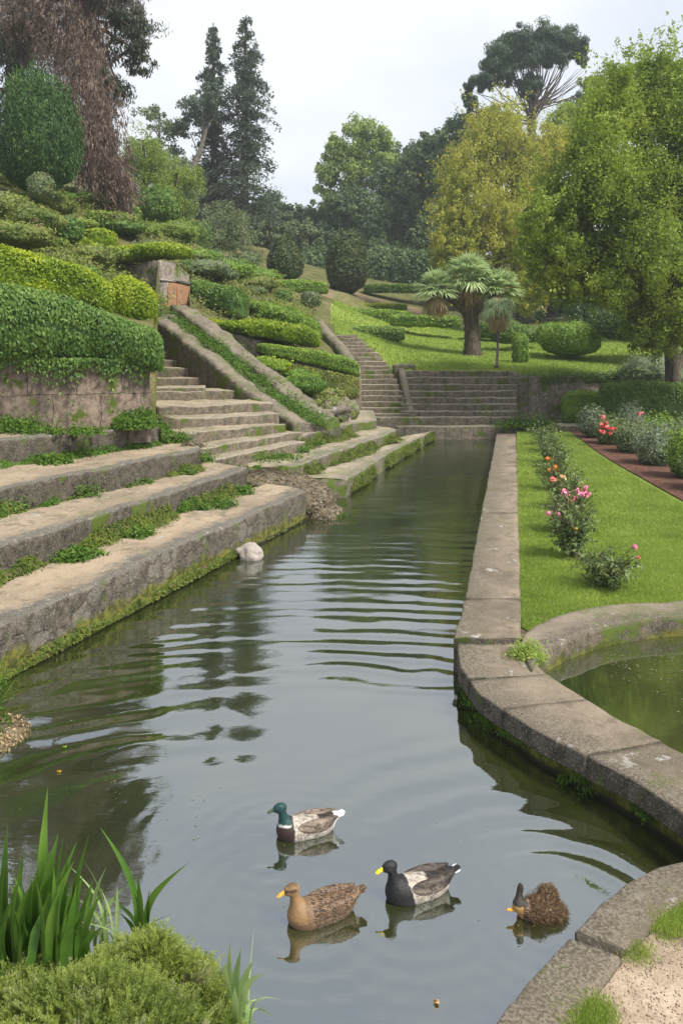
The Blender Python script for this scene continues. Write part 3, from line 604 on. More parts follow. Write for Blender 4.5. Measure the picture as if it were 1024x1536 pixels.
slab_obj('stone_ledge', 'second stone ledge up from the water on the near left bank', 'ledge', L2, np.vstack([b2[:3], b2[3]+A([.2, 1.2])]), [1.06, 1.03, 1.0, .98], .3, M['ledge2'], group='long stone ledges of the near left bank', step=.08, r=.06, amp=.028, seed=51, nface=8, ntop=12)
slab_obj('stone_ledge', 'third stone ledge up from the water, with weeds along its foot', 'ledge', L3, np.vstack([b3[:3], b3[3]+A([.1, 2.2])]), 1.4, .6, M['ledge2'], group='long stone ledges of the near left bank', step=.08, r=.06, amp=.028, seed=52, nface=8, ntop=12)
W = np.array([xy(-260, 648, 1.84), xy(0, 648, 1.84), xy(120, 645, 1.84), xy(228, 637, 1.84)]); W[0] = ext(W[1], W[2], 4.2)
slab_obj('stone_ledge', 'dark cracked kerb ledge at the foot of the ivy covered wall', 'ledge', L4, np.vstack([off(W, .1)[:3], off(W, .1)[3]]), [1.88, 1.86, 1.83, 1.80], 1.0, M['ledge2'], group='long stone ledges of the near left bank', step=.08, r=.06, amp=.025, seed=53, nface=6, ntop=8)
# ivy wall and its return along the stair
slab_obj('block_wall', 'old block stone retaining wall under the thick hanging ivy', 'wall', W, off(W, .5), 3.3, 1.5, M['wall'], step=.12, r=.04, amp=.035, seed=54, nface=16, ntop=4)
Rt = np.array([W[-1]+A([-.1, .12]), A([(229-512)*22/F, 22]), A([(231-512)*27.6/F, 27.6])])
slab_obj('side_wall', 'stone wall closing the left side of the near staircase', 'wall', Rt, off(Rt, .5), [3.35, 3.6, 4.9], 1.2, M['wall2'], step=.2, amp=.03, seed=55)

# near staircase
st = [(318, 690, 445, 665, .95), (310, 672, 440, 650, 1.13), (290, 650, 413, 637, 1.35), (272, 629, 402, 621, 1.57), (246, 610, 392, 605, 1.80), (230, 588, 366, 585, 2.05)]
root = empty('staircase', G(340, 700, .7), 'wide worn stone staircase climbing beside the ivy wall to the sloping parapet', 'staircase')
rows = []
for (xl, yl, xr, yr, z) in st: rows.append((xy(xl, yl, z), xy(xr, yr, z), z))
for (xl, xr, py, Y) in [(228, 345, 567, 24.5), (226, 312, 552, 25.15), (226, 304, 540, 25.75), (226, 292, 528, 26.3), (226, 275, 514, 26.9), (226, 270, 500, 27.4)]:
    rows.append((P(xl, py, Y)[:2], P(xr+12, py, Y)[:2], P(xl, py, Y)[2]))
for k, (l, r, z) in enumerate(rows):
    d = unit((r-l)[None])[0]; r = r+d*.35; l2 = l-d*.15; nx = rows[min(k+1, len(rows)-1)]
    dep = (.5 if k >= len(rows)-1 else max(.6, (nx[0][1]-l[1])+.35))
    f = np.array([l2, (l+r)/2, r]); slab_obj('step', None, None, f, off(f, dep), z, z-.5, M['steps'], root, step=.1, r=.03, amp=.03, seed=60+k, nface=4, ntop=6)
    if k == 5:
        mid = np.array([l2+A([0, .3]), l+(r-l)*.5]); slab_obj('step', None, None, mid, off(mid, .9), z+.1, z-.3, M['steps'], root, step=.1, r=.03, amp=.02, seed=75)
# sloping parapet of the near staircase: lower coping, mossy strip, ragged crest
def beam(mb, path, prof, step=.15, amp=.03, seed=0):
    """prof: list of (sideways, up) around the section; path 3D"""
    n = max(3, int(length(path)/step)); c = resample(path, n); t = unit(np.gradient(c[:, :2], axis=0)); sd = np.c_[t[:, 1], -t[:, 0], np.zeros(n)]
    pr = A(prof); V = c[:, None]+sd[:, None]*pr[None, :, :1]+A([0, 0, 1])*pr[None, :, 1:2]
    s = np.r_[0, np.cumsum(np.linalg.norm(np.diff(c, axis=0), axis=1))]; m = len(pr); ac = np.r_[0, np.cumsum(np.linalg.norm(np.diff(pr, axis=0), axis=1))]
    al = np.stack([np.repeat(s[:, None], m, 1), np.repeat(s[:, None]*0, m, 1), np.repeat(ac[None], n, 0)], -1).reshape(-1, 3)
    V = vdisp(V.reshape(-1, 3), 1.1, amp*1.2, seed, 2); V = vdisp(V, 4, amp*.8, seed+1, 3); V = vdisp(V, 14, amp*.6, seed+2, 2)
    i = np.arange(n-1)[:, None]; j = np.arange(m)[None]; j2 = (j+1) % m
    mb.add(V, [np.stack([i*m+j, (i+1)*m+j, (i+1)*m+j2, i*m+j2], -1).reshape(-1, 4), np.arange(m)[None], (np.arange(m)[::-1]+(n-1)*m)[None]], al=al, inset=1.)
def arc(cx, cz, r, a0, a1, n=7): return [(cx+r*math.cos(math.radians(a)), cz+r*math.sin(math.radians(a))) for a in np.linspace(a0, a1, n)]
pa = smoothline(np.array([P(243, 478, 27.2), P(300, 520, 25.2), P(375, 582, 23.0), P(452, 636, 21.2)]), 1)
root = empty('stair_parapet', P(455, 655, 21.2), 'broad sloping mossy stone parapet running down beside the near staircase', 'parapet')
# path runs downhill towards the viewer: right-hand side of travel is the stair side
mb = MB(); beam(mb, pa, [(.30, -1.4), (.29, -.6), (.30, -.2), (.29, -.04), (.24, .03), (.1, .06), (-.1, .05), (-.25, .0), (-.4, -.1), (-.4, -1.4)], seed=80, amp=.06, step=.09); mb.build('coping', M['parapet'], root)
pb = smoothline(np.array([P(268, 455, 28.2), P(330, 502, 26.3), P(410, 566, 24.0), P(494, 628, 22.0)]), 1)
mb = MB(); beam(mb, pb, [(.33, -1.5), (.34, -.2), (.33, -.05), (.25, .03), (.1, .0), (-.1, .05), (-.28, .02), (-.36, -.1), (-.38, -.4), (-.4, -1.5)], seed=82, amp=.10, step=.09); mb.build('crest', M['parapet'], root)
mid = (resample(pa, 30)+resample(pb, 30))/2-A([0, 0, .13]); mb = MB(); rg = np.random.default_rng(3)
beam(mb, mid, [(.5, -.6), (.45, -.1), (.2, .02), (-.2, .04), (-.45, -.1), (-.5, -.6)], seed=83, amp=.05)
g1 = mb.build('infill', M['parapet'], root)
mb = MB(); n = 22000; s = rg.uniform(0, 1, n); c = np.stack([np.interp(s, np.linspace(0, 1, 30), mid[:, k]) for k in range(3)], 1)
q = c+np.c_[rg.normal(size=(n, 2))*[.26, .12], rg.uniform(-.05, .14, n)]; q = q[fbm(q*1.2, 3) > .38]
leafs(mb, q, np.tile(A([0, -.4, 1]), (len(q), 1)), .07, .035, rg, tint=.2+.6*fbm(q*2, 4)+.2*rg.uniform(size=len(q))); tag(mb.build('moss', M['weed'], root, smooth=False))

# mound of dry ground cover between near and far ledges
def mound(mb, c, r, sc=2, amp=.25, seed=0, pw=1):
    D, fa = sphere_grid(40, 22); V = A(c)+D*A(r)*(1+amp*2*(fbm(D*sc+seed, seed, 4)-.5)[:, None]); mb.add(V, fa, tint=.35); return V
mb = MB(); rg = np.random.default_rng(8)
mc = [(P(468, 752, 16.4), (.42, .7, .36)), (P(440, 738, 16.9), (.55, .8, .34)), (P(402, 727, 16.9), (.6, .7, .3)), (P(490, 775, 16.0), (.38, .5, .22)), (P(455, 775, 16.2), (.4, .5, .3))]
for k, (c, r) in enumerate(mc):
    mound(mb, c, r, 2.2, .2, k); D = unit(rg.normal(size=(4200, 3))); D = D[(D[:, 2] > -.3)]; q = A(c)+D*A(r)*(1+.2*2*(fbm(D*2.2+k, k, 4)-.5)[:, None])*rg.uniform(.95, 1.1, (len(D), 1))
    leafs(mb, q, D+A([0, 0, .5]), .07, .025, rg, tint=rg.uniform(0, 1, len(q))*.7+.3*fbm(q*2, 3))
tag(mb.build('dry_plant_mound', M['straw'], smooth=False), 'mound of dry straggly ground cover spilling into the water between the near and far ledges', 'dry plants')
mb = MB(); n = 3500; D = unit(rg.normal(size=(n, 3))); q = P(496, 780, 15.9)+D*A([.34, .45, .2]); q = q[(q[:, 2] > .0)]; leafs(mb, q, D[:len(q)], .06, .03, rg)
q2 = A([-1.35, 16.9, 1.02])+rg.normal(size=(900, 3))*A([.3, .25, .03]); leafs(mb, q2, np.tile(A([0, 0, 1.]), (900, 1)), .06, .03, rg)
tag(mb.build('creeping_weed', M['weed'], smooth=False), 'green creeping weed at the water end of the dry mound', 'weeds')

# far ledges
F1 = np.array([xy(518, 747, 0), xy(585, 698, 0), xy(650, 659, 0)]); c1 = xy(437, 735, .2)
F1f = np.vstack([xy(425, 722, .4)+A([0, .1]), xy(500, 726, .4)*[1, 1], F1[0]*[1, 1]+A([.0, 0]), F1[1:], xy(655, 655, 0)])
F1f = np.vstack([F1[0], F1[1:], ])
F2 = np.array([xy(430, 722, .4), xy(516, 691, .4), xy(594, 659, .4)])
slab_obj('stone_ledge', 'lower far ledge along the pool edge with a mossy green face', 'ledge', F1, F2+A([-.3, .6]), [.4, .38, .30], -.4, M['far_ledge'], group='far ledges of the left bank', step=.1, r=.05, amp=.03, seed=90, nface=8, ntop=10)
F3 = np.array([xy(392, 703, .7), xy(469, 668, .7), xy(528, 652, .7)])
slab_obj('stone_ledge', 'upper far ledge with pale sandy top, above the mossy green one', 'ledge', F2, np.array([xy(350, 704, .7)+A([-.3, .5]), xy(445, 678, .7)+A([-.2, .6]), xy(566, 643, .7)+A([0, .8])]), .7, .1, M['far_ledge'], group='far ledges of the left bank', step=.1, r=.05, amp=.03, seed=91, nface=6, ntop=10)
F3 = np.array([xy(447, 677, .7), xy(470, 668, .7), xy(527, 654, .7)])
slab_obj('stone_ledge', 'short green faced ledge below the end of the sloping parapet', 'ledge', F3, np.array([xy(455, 650, 1.05)+A([0, 1.6]), xy(480, 640, 1.05)+A([0, 2]), xy(520, 632, 1.05)+A([.1, 2.2])]), [1.03, 1.03, 1.06], .4, M['far_ledge'], group='far ledges of the left bank', step=.1, r=.04, amp=.03, seed=92, nface=6, ntop=8)
F4 = np.array([xy(527, 650, .70), xy(565, 643, .70), A([xy(565, 643, .7)[0]+.05, 28.6])])
slab_obj('stone_landing', 'pale stone landing block at the foot of the far narrow stairs', 'landing', F4, np.array([xy(505, 640, 1.0)+A([0, 2.6]), xy(530, 634, 1.0)+A([0, 3.0]), A([.4, 28.9])]), .98, .3, M['far_ledge'], step=.1, r=.04, amp=.02, seed=93)
# rounded boulder mass between parapet end and landing
mb = MB()
for k, (c, r) in enumerate([(P(500, 618, 24.2), (.5, .7, .40)), (P(480, 628, 23.2), (.4, .5, .3)), (P(518, 618, 25.6), (.4, .7, .42))]):
    D, fa = sphere_grid(36, 20); V = c+D*A(r)*(1+.45*2*(fbm(D*3+k, k, 4)-.5)[:, None]); mb.add(V, fa, al=V, inset=1.)
b_o = mb.build('boulder', M['parapet']); rg = np.random.default_rng(2); mb = MB(); D = unit(rg.normal(size=(2600, 3))); D = D[D[:, 2] > -.2]; q = P(500, 618, 24.2)+D*A([.62, .7, .45])*rg.uniform(.85, 1.15, (len(D), 1)); q = q[fbm(q*2.2, 5) > .47]; leafs(mb, q, np.tile(A([0, -.5, 1]), (len(q), 1)), .09, .04, rg); mb.build('dry_cover', M['scrub'], b_o, smooth=False); tag(b_o, 'rough rounded boulder beside the planting bed near the far stairs', 'boulder')

# end wall of the pool and the wide steps
YE = 28.05
ew = np.array([A([1.9, YE+.25]), A([2.9, YE+.05]), A([4.6, YE]), A([9.2, YE+.1])])
slab_obj('end_wall', 'low stone wall closing the far end of the pool', 'wall', ew, off(ew, .9), [.42, .45, .455, .48], -.4, M['steps'], step=.15, r=.03, amp=.02, seed=95)
e2 = np.array([A([.9, YE+.55]), A([2.6, YE+.5]), A([6.1, YE+.5])])
root = empty('wide_steps', (4, YE, .4), 'broad flight of eight mossy stone steps below the palm lawn', 'staircase')
pys = [626, 617, 606.5, 597, 587, 577, 566, 556.5]
for k, py in enumerate(pys):
    Y = YE+.5+k*.47; z = P(0, py, Y)[2]; xl = (592 if k == 0 else 604)-512; xl = xl*Y/F; xr = ((766 if k < 7 else 752)-512)*Y/F
    if k == 0: xl = .75
    f = np.array([A([xl-.1, Y+.02]), A([(xl+xr)/2, Y]), A([xr+.25, Y+.03])]); slab_obj('step', None, None, f, off(f, .75), z, z-.55, M['steps'], root, step=.12, r=.025, amp=.028, seed=100+k, nface=5, ntop=5)
# narrow far stair
root = empty('narrow_stairs', P(575, 641, 28.8), 'long narrow stone staircase climbing to the left of the palm lawn', 'staircase')
ft = [(536, 613, 620.6), (537, 611, 612), (537, 606, 603), (537, 603, 594), (537, 600, 586), (537, 597, 577), (536, 594, 569), (536, 590, 562), (534, 587, 555), (530, 583, 549), (525, 578, 542), (515, 572, 535.6), (510, 567, 529), (507, 560, 523), (503, 553, 518), (500, 548, 513), (497, 541, 507.5), (493, 535, 502.5)]
SB = []
for k, (l, r, py) in enumerate(ft):
    Y = 28.95+k*.385; a = P(l-4, py, Y); b = P(r+1, py, Y); SB.append((a, b)); f = np.array([a[:2], (a+b)[:2]/2, b[:2]])
    slab_obj('step', None, None, f, off(f, .62), a[2], a[2]-.5, M['steps'], root, step=.2, r=.02, amp=.016, seed=120+k, nface=4, ntop=4)
# cheek wall right of the lower flight, pillar block, left cheek of the upper flight
ck = np.array([P(601, 553, 32.2), P(606, 575, 31.1), P(618, 627, 28.9)])+A([0, 0, .06])
mb = MB(); beam(mb, ck, [(.13, -1.1), (.14, -.05), (.1, .03), (-.1, .03), (-.14, -.05), (-.13, -1.1)], seed=84, amp=.02)
root = empty('stair_cheek', P(618, 640, 28.9), 'sloping stone cheek between the narrow stairs and the wide steps', 'cheek wall'); mb.build('coping', M['parapet'], root)
pt = P(601, 550, 32.2); pf = np.array([pt[:2]+A([-.35, -.1]), pt[:2]+A([.05, -.12]), pt[:2]+A([.55, -.1])]); slab_obj('head_block', None, None, pf, off(pf, .6), pt[2]+.08, pt[2]-1.2, M['parapet'], root, step=.1, r=.04, amp=.03)
cl = np.array([P(484, 487, 36.6), P(500, 506, 34.9), P(520, 528, 33.0), P(533, 545, 31.4)])+A([-.15, 0, .15])
mb = MB(); beam(mb, cl, [(.22, -1.1), (.24, -.05), (.1, .05), (-.12, .03), (-.24, -.1), (-.22, -1.1)], seed=85, amp=.05)
tag(mb.build('stair_cheek', M['parapet']), 'rough sloping stone cheek on the left of the upper narrow stairs', 'cheek wall')
# retaining wall right of the wide steps
rw = np.array([P(762, 600, 31.6), P(778, 600, 31.2), P(850, 600, 31.4), P(925, 600, 31.8), P(1100, 600, 32)])
slab_obj('retaining_wall', 'brown stone retaining wall to the right of the wide steps', 'wall', rw, off(rw, .6), [2.25, 2.1, 2.1, 2.1, 2.0], .0, M['wall2'], step=.2, r=.04, amp=.05, seed=96, nface=12)
rk = np.array([P(757, 600, 31.9), P(762, 600, 31.2), P(792, 600, 31.0)])
slab_obj('stone_pier', 'rough stone pier at the right end of the wide steps', 'pier', rk, off(rk, .5), 2.05, .2, M['parapet'], step=.12, r=.08, amp=.08, seed=97, nface=10)
# walls of the middle terraces
w0 = np.array([P(284, 500, 29.6), P(340, 500, 29.2), P(388, 500, 28.9)]); slab_obj('terrace_wall', 'rendered wall behind the head of the sloping parapet', 'wall', w0, off(w0, .4), [4.25, 3.85, 3.45], 1.6, M['wall2'], step=.2, amp=.04, seed=98, nface=10)
w1 = np.array([P(384, 500, 28.6), P(460, 500, 28.8), P(541, 500, 29.4)]); slab_obj('terrace_wall', 'stained wall below the trailing clipped hedge, left of the narrow stairs', 'wall', w1, off(w1, .4), [3.0, 2.65, 2.3], .9, M['wall2'], step=.2, amp=.03, seed=99, nface=10)
w2 = np.array([P(541, 500, 29.4)+A([.02, 0, 0]), P(541, 500, 31), P(530, 500, 33)]); slab_obj('terrace_wall', 'short return wall at the left edge of the narrow stairs', 'wall', w2, off(w2, .4), [2.3, 2.4, 2.8], .7, M['wall2'], step=.2, amp=.03, seed=88)
w3 = np.array([P(284, 500, 31.4), P(330, 500, 31.2), P(362, 500, 30.9)]); slab_obj('terrace_wall', 'pale wall under the dark hedge right of the fountain block', 'wall', w3, off(w3, .4), [5.0, 4.75, 4.4], 3.2, M['wallo'], step=.2, amp=.04, seed=89, nface=8)
# fountain block
root = empty('fountain_block', P(240, 470, 29), 'square stone fountain block with rust stained niche face under a hedge', 'fountain')
wl = np.array([P(120, 400, 30.6), P(155, 400, 30.2), P(200, 400, 29.6), P(240, 400, 29.0)]); slab_obj('side_face', None, None, wl, off(wl, .8), [6.15, 6.15, 6.3, 6.4], 4.0, M['wallo'], root, step=.12, amp=.03, r=.05, seed=86, nface=12)
wr = np.array([P(240, 400, 29.0)+A([.003, .003, 0]), P(262, 400, 29.7), P(284, 400, 30.5)])
slab_obj('upper_face', None, None, wr, off(wr, .8), [6.40, 6.40, 6.0], 5.72, M['wallo'], root, step=.1, amp=.02, r=.03, seed=87, nface=6)
slab_obj('niche_face', None, None, wr+A([.02, .04, 0])[None], off(wr, .8), [5.70, 5.63, 5.56], 3.9, M['niche'], root, step=.1, amp=.02, r=.01, seed=88, nface=10)
d = unit((wr[2]-wr[0])[None])[0]; nrm = A([d[1], -d[0], 0]); lg = np.array([wr[0], wr[2]])+nrm*.06; slab_obj('string_course', None, None, lg[:, :2], lg[:, :2]-nrm[:2]*.2, [5.76, 5.62], 5.68, M['rock'], root, step=.1, amp=.006, r=.01, nface=2)
for t_ in (.32, .62):
    q = wr[0]*(1-t_)+wr[2]*t_; mb = MB(); a = q-d*.13; b = q+d*.13; zz = 4.55; prof = [(a, zz), (b, zz), (b, zz+.75), (q+d*.09, zz+.9), (q, zz+.95), (q-d*.09, zz+.9), (a, zz+.75)]
    V = np.array([[p_[0][0], p_[0][1], p_[1]] for p_ in prof]); n_ = len(V); V2 = np.vstack([V+nrm*.035, V-nrm*.1]); i = np.arange(n_); j = (i+1) % n_
    mb.add(V2, [i[None], (i[::-1]+n_)[None], np.stack([i, i+n_, j+n_, j], -1)], al=V2, inset=1.); mb.build('niche_panel', M['niche'], root, smooth=False)
bs = np.array([P(255, 458, 28.6), P(284, 462, 29.2)]); slab_obj('basin', None, None, bs, off(bs, .9), [4.75, 4.6], 3.9, M['parapet'], root, step=.12, amp=.03, r=.06, seed=77)

# planting bed between the parapet and the terrace walls
fl = resample(np.array([P(262, 470, 28.4), P(330, 512, 26.6), P(410, 574, 24.3), P(480, 625, 22.6), P(515, 630, 23.5)]), 40); bl = resample(np.array([P(284, 490, 29.8), P(388, 560, 29), P(460, 575, 28.9), P(541, 612, 29.5), P(541, 622, 29)]), 40)
V = np.array([fl*(1-t)+bl*t for t in np.linspace(0, 1, 16)]).transpose(1, 0, 2).reshape(-1, 3); V = vdisp(V, 1.1, .12); mb = MB(); mb.add(V, grid_faces(40, 16)); tag(mb.build('planting_bed', M['hill']), kind='structure')
# near bank under the viewer
xs_ = np.linspace(-6, .2, 60); ys_ = np.linspace(.8, 3.9, 40); Xb, Yb = np.meshgrid(xs_, ys_, indexing='ij'); e_ = np.clip((-.52-.10*(Yb-3)-Xb)/.35, -1.2, 1)*.5+np.clip((3.55+.18*fbm(np.stack([Xb, Xb*0, Xb*0], -1), 3)-Yb)/.4, -2, 0)*.4
Zb = .3+e_*.45+.1*fbm(np.stack([Xb*2, Yb*2, Xb*0], -1)); mb = MB(); mb.add(np.stack([Xb, Yb, Zb], -1).reshape(-1, 3), grid_faces(60, 40)); tag(mb.build('near_bank', M['earth']), kind='structure')

# ------------------------------------------------------------------ hedges
def PL(l): return np.array([P(*q) for q in l])
rh = np.random.default_rng(21)
hedge('ivy_hedge', 'thick dark ivy hanging over the block stone wall beside the near staircase', 'hedge', PL([(-330, 420, 12.7), (-150, 422, 13.5), (0, 428, 14.5), (70, 440, 14.85), (150, 468, 15.35), (215, 488, 15.75), (238, 503, 15.95)]),
      [1.5, 1.5, 1.45, 1.4, 1.2, .95, .85], 1.25, 'hedge_g', 1900, .085, .045, boxy=.6, lump=.13, axis=A([.1, -.1, -1]), seed=1, rng=rh)
mb = MB(); n = 3000; s = rh.uniform(0, 1, n); c = resample(np.vstack([W[1:]]), 60); q = np.stack([np.interp(s, np.linspace(0, 1, 60), c[:, k]) for k in range(2)], 1)
zb = 3.2-.1*s; dz = rh.exponential(.12, n)*np.clip(1.9*fbm(np.c_[s*9, s*0, s*0], 6)-.25, 0.05, 3); q = np.c_[q+rh.normal(size=(n, 2))*.03+A([.08, -.14]), zb-dz]
leafs(mb, q, np.tile(A([.3, -1, .2]), (n, 1)), .075, .04, rh, axis=A([0, 0, -1.])); tag(mb.build('trailing_ivy', M['hedge_g'], smooth=False), 'thin fringe of ivy trailing down the face of the block stone wall', 'ivy')
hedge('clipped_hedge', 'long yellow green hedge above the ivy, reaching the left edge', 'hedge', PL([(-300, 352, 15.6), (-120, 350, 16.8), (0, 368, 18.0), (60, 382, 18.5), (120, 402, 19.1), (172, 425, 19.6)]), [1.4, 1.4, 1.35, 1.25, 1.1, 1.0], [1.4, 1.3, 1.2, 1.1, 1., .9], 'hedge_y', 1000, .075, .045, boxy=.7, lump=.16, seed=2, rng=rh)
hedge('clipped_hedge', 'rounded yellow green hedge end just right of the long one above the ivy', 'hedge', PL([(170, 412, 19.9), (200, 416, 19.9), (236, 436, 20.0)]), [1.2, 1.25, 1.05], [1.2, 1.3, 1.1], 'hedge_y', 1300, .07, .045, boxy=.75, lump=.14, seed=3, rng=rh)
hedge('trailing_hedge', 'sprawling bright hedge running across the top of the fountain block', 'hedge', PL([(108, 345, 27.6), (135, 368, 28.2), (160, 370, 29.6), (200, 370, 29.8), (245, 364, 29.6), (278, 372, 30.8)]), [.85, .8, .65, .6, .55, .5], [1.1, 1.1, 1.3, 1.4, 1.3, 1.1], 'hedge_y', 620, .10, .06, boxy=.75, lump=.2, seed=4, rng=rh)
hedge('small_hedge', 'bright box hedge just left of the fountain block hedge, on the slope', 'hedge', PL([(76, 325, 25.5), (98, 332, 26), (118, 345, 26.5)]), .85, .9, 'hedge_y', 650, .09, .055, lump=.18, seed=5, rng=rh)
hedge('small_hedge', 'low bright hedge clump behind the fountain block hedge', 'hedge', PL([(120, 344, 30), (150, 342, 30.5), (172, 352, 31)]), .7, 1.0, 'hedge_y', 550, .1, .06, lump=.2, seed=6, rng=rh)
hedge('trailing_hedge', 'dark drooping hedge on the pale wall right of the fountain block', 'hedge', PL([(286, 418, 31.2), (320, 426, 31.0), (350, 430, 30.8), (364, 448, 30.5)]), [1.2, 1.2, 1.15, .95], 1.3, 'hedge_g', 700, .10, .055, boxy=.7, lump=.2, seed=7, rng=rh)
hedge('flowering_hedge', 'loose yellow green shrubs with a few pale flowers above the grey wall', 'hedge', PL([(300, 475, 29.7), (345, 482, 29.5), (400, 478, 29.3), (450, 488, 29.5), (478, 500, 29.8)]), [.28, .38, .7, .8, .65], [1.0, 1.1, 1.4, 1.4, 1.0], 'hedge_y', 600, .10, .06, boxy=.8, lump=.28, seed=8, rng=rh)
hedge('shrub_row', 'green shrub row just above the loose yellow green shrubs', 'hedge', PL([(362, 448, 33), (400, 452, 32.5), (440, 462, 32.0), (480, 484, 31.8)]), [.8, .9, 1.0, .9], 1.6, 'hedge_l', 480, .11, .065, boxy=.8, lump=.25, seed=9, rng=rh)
hedge('clipped_hedge', 'flat topped clipped hedge trailing over the stained wall left of the narrow stairs', 'hedge', PL([(386, 514, 28.7), (430, 519, 28.9), (480, 527, 29.1), (520, 536, 29.3), (538, 545, 29.4)]), [.38, .45, .55, .62, .6], .9, 'hedge_l', 1000, .07, .045, boxy=.5, lump=.12, seed=10, rng=rh)
hedge('trailing_hedge', 'dull green creeper curtain hanging below the flat topped hedge', 'creeper', PL([(430, 545, 28.6), (470, 552, 28.65), (510, 560, 28.8), (538, 566, 29.1)]), [.55, .85, .95, .85], .32, 'scrub', 900, .09, .04, axis=A([0, 0, -1.]), boxy=.5, lump=.1, seed=11, rng=rh)
for k, (l, lab, h, w, m) in enumerate([
    ([(355, 420, 48), (400, 422, 48), (440, 420, 49), (490, 424, 50)], 'long low hedge behind the topiary cone at the foot of the grey green trees', .8, 1.2, 'hedge_l'),
    ([(545, 427, 66), (590, 426, 66), (636, 427, 66)], 'low hedge at the back, right of the dark egg shaped topiary', .75, 1.3, 'hedge_d'),
    ([(478, 462, 50), (530, 463, 50), (600, 466, 50), (620, 468, 50)], 'long clipped hedge on the lawn below the dark egg shaped topiary', 1.0, 1.4, 'hedge_l'),
    ([(495, 456, 55), (560, 455, 56), (610, 456, 56)], 'thin bright hedge between the brown bank and the long lawn hedge', .5, 1.2, 'hedge_y'),
    ([(585, 472, 47), (640, 473, 47), (690, 475, 47)], 'low hedge behind the left side of the palm trunk', .72, 1.3, 'hedge_l'),
    ([(524, 491, 40.5), (560, 490, 40.5), (606, 492, 40.6)], 'short free standing hedge at the top of the narrow stairs', .72, 1.4, 'hedge_d'),
    ([(700, 483, 47), (760, 485, 46), (800, 488, 46)], 'dark low hedge behind the palm trunk on its right', .95, 1.5, 'hedge_d')]):
    hedge('clipped_hedge', lab, 'hedge', PL(l), h, w, m, 260, .14, .09, boxy=.55, lump=.1, seed=12+k, rng=rh, group='clipped hedges on the upper terraces')
pg, yg = np.meshgrid(np.linspace(480, 632, 60), np.linspace(52, 65, 30), indexing='ij'); xg = (pg-512)*yg/F; mb = MB(); mb.add(np.stack([xg, yg, hz(xg, yg)+.03], -1).reshape(-1, 3), grid_faces(60, 30)); tag(mb.build('bare_bank', M['mulch2']), kind='structure')
hedge('clipped_hedge', 'dark overhanging hedge along the top of the brown retaining wall', 'hedge', PL([(764, 560, 31.7), (820, 560, 31.8), (880, 558, 32), (925, 558, 32.2)]), .45, 1.0, 'hedge_d', 420, .10, .06, boxy=.6, seed=30, rng=rh)
hedge('clipped_hedge', 'olive boxy hedge at the right foot of the brown retaining wall', 'hedge', PL([(842, 588, 30.6), (880, 586, 30.4), (905, 588, 30.2)]), [1.3, 1.3, 1.2], 1.3, 'hedge_l', 420, .10, .06, boxy=.45, seed=31, rng=rh)
hedge('clipped_hedge', 'dark broad hedge behind the red flowered shrubs', 'hedge', PL([(898, 574, 28.6), (940, 571, 28.4), (990, 574, 28.2), (1090, 580, 28)]), 1.6, 1.8, 'hedge_d', 420, .10, .06, boxy=.5, seed=32, rng=rh)
weeds('weed_clump', 'fresh green weeds at the foot of the wide steps, right end', 790, 640, .45, 45, n=1500, hgt=.55, L=.12, W=.06, rd=.4)

# ------------------------------------------------------------------ slope shrubs
BL = [('clipped_bush', 'small round yellowish bush below the big dark conifer', 62, 299, 27.5, 20, 40, 'olive', 500, .09, .055),
 ('clipped_bush', 'round yellow green bush on the slope above the fountain block', 195, 340, 36, 17, 34, 'hedge_l', 380, .12, .07),
 ('clipped_bush', 'light green mound of hedge on the slope below the brown cedar', 150, 352, 33, 26, 36, 'hedge_l', 350, .12, .07),
 ('shrub', 'bushy green shrub at the upper left of the slope, near the frame edge', 100, 366, 25.2, 25, 42, 'hedge_g', 500, .1, .06),
 ('shrub', 'dull scrub patch on the slope at the left edge under the conifer', 12, 330, 24.5, 38, 38, 'scrub', 450, .1, .055),
 ('shrub', 'pale straggly scrub with dry tips left of the bright box hedge', 55, 352, 23.5, 40, 44, 'scrub', 450, .1, .05),
 ('shrub', 'low brownish scrub directly above the long yellow green hedge', 25, 372, 20.5, 60, 36, 'scrub', 550, .08, .045),
 ('shrub', 'straggly green scrub between long hedge and fountain block', 135, 402, 24.5, 42, 34, 'scrub', 450, .1, .05),
 ('shrub', 'dense dark shrub on the slope under the light feathery trees', 232, 345, 42, 38, 66, 'hedge_d', 220, .16, .09),
 ('shrub', 'small olive shrub on the slope right of the round yellow green bush', 262, 372, 40, 26, 40, 'soft', 260, .14, .07),
 ('shrub', 'low green mound behind the fountain block, on its right', 300, 402, 36, 34, 28, 'hedge_l', 260, .13, .07),
 ('shrub', 'pale green mound right of the fountain block on the slope', 345, 418, 38, 34, 28, 'hedge_l', 260, .13, .07),
 ('shrub', 'rounded mid green shrub left of the topiary cone', 385, 424, 46, 30, 24, 'hedge_d', 220, .15, .08),
 ('clipped_bush', 'small clipped ball on the terrace left of the long lawn hedge', 424, 456, 40, 15, 22, 'hedge_d', 300, .12, .07),
 ('clipped_bush', 'small olive clipped ball below the dark egg shaped topiary', 466, 462, 42, 16, 26, 'olive', 300, .12, .07),
 ('clipped_bush', 'low round shrub between the two topiary trees', 452, 440, 50, 18, 20, 'hedge_l', 220, .14, .08),
 ('clipped_bush', 'big clipped box mound on the upper lawn, lit on top', 855, 535, 37, 43, 53, 'hedge_l', 380, .11, .065),
 ('clipped_bush', 'smaller box mound behind the big one on the upper lawn', 823, 520, 38.5, 20, 38, 'hedge_l', 300, .11, .065),
 ('clipped_bush', 'dark bush behind the slender palm on the upper lawn', 760, 516, 41, 26, 36, 'hedge_d', 300, .12, .07),
 ('clipped_bush', 'darker bush right of the one behind the slender palm', 792, 514, 42, 20, 26, 'hedge_d', 300, .12, .07)]
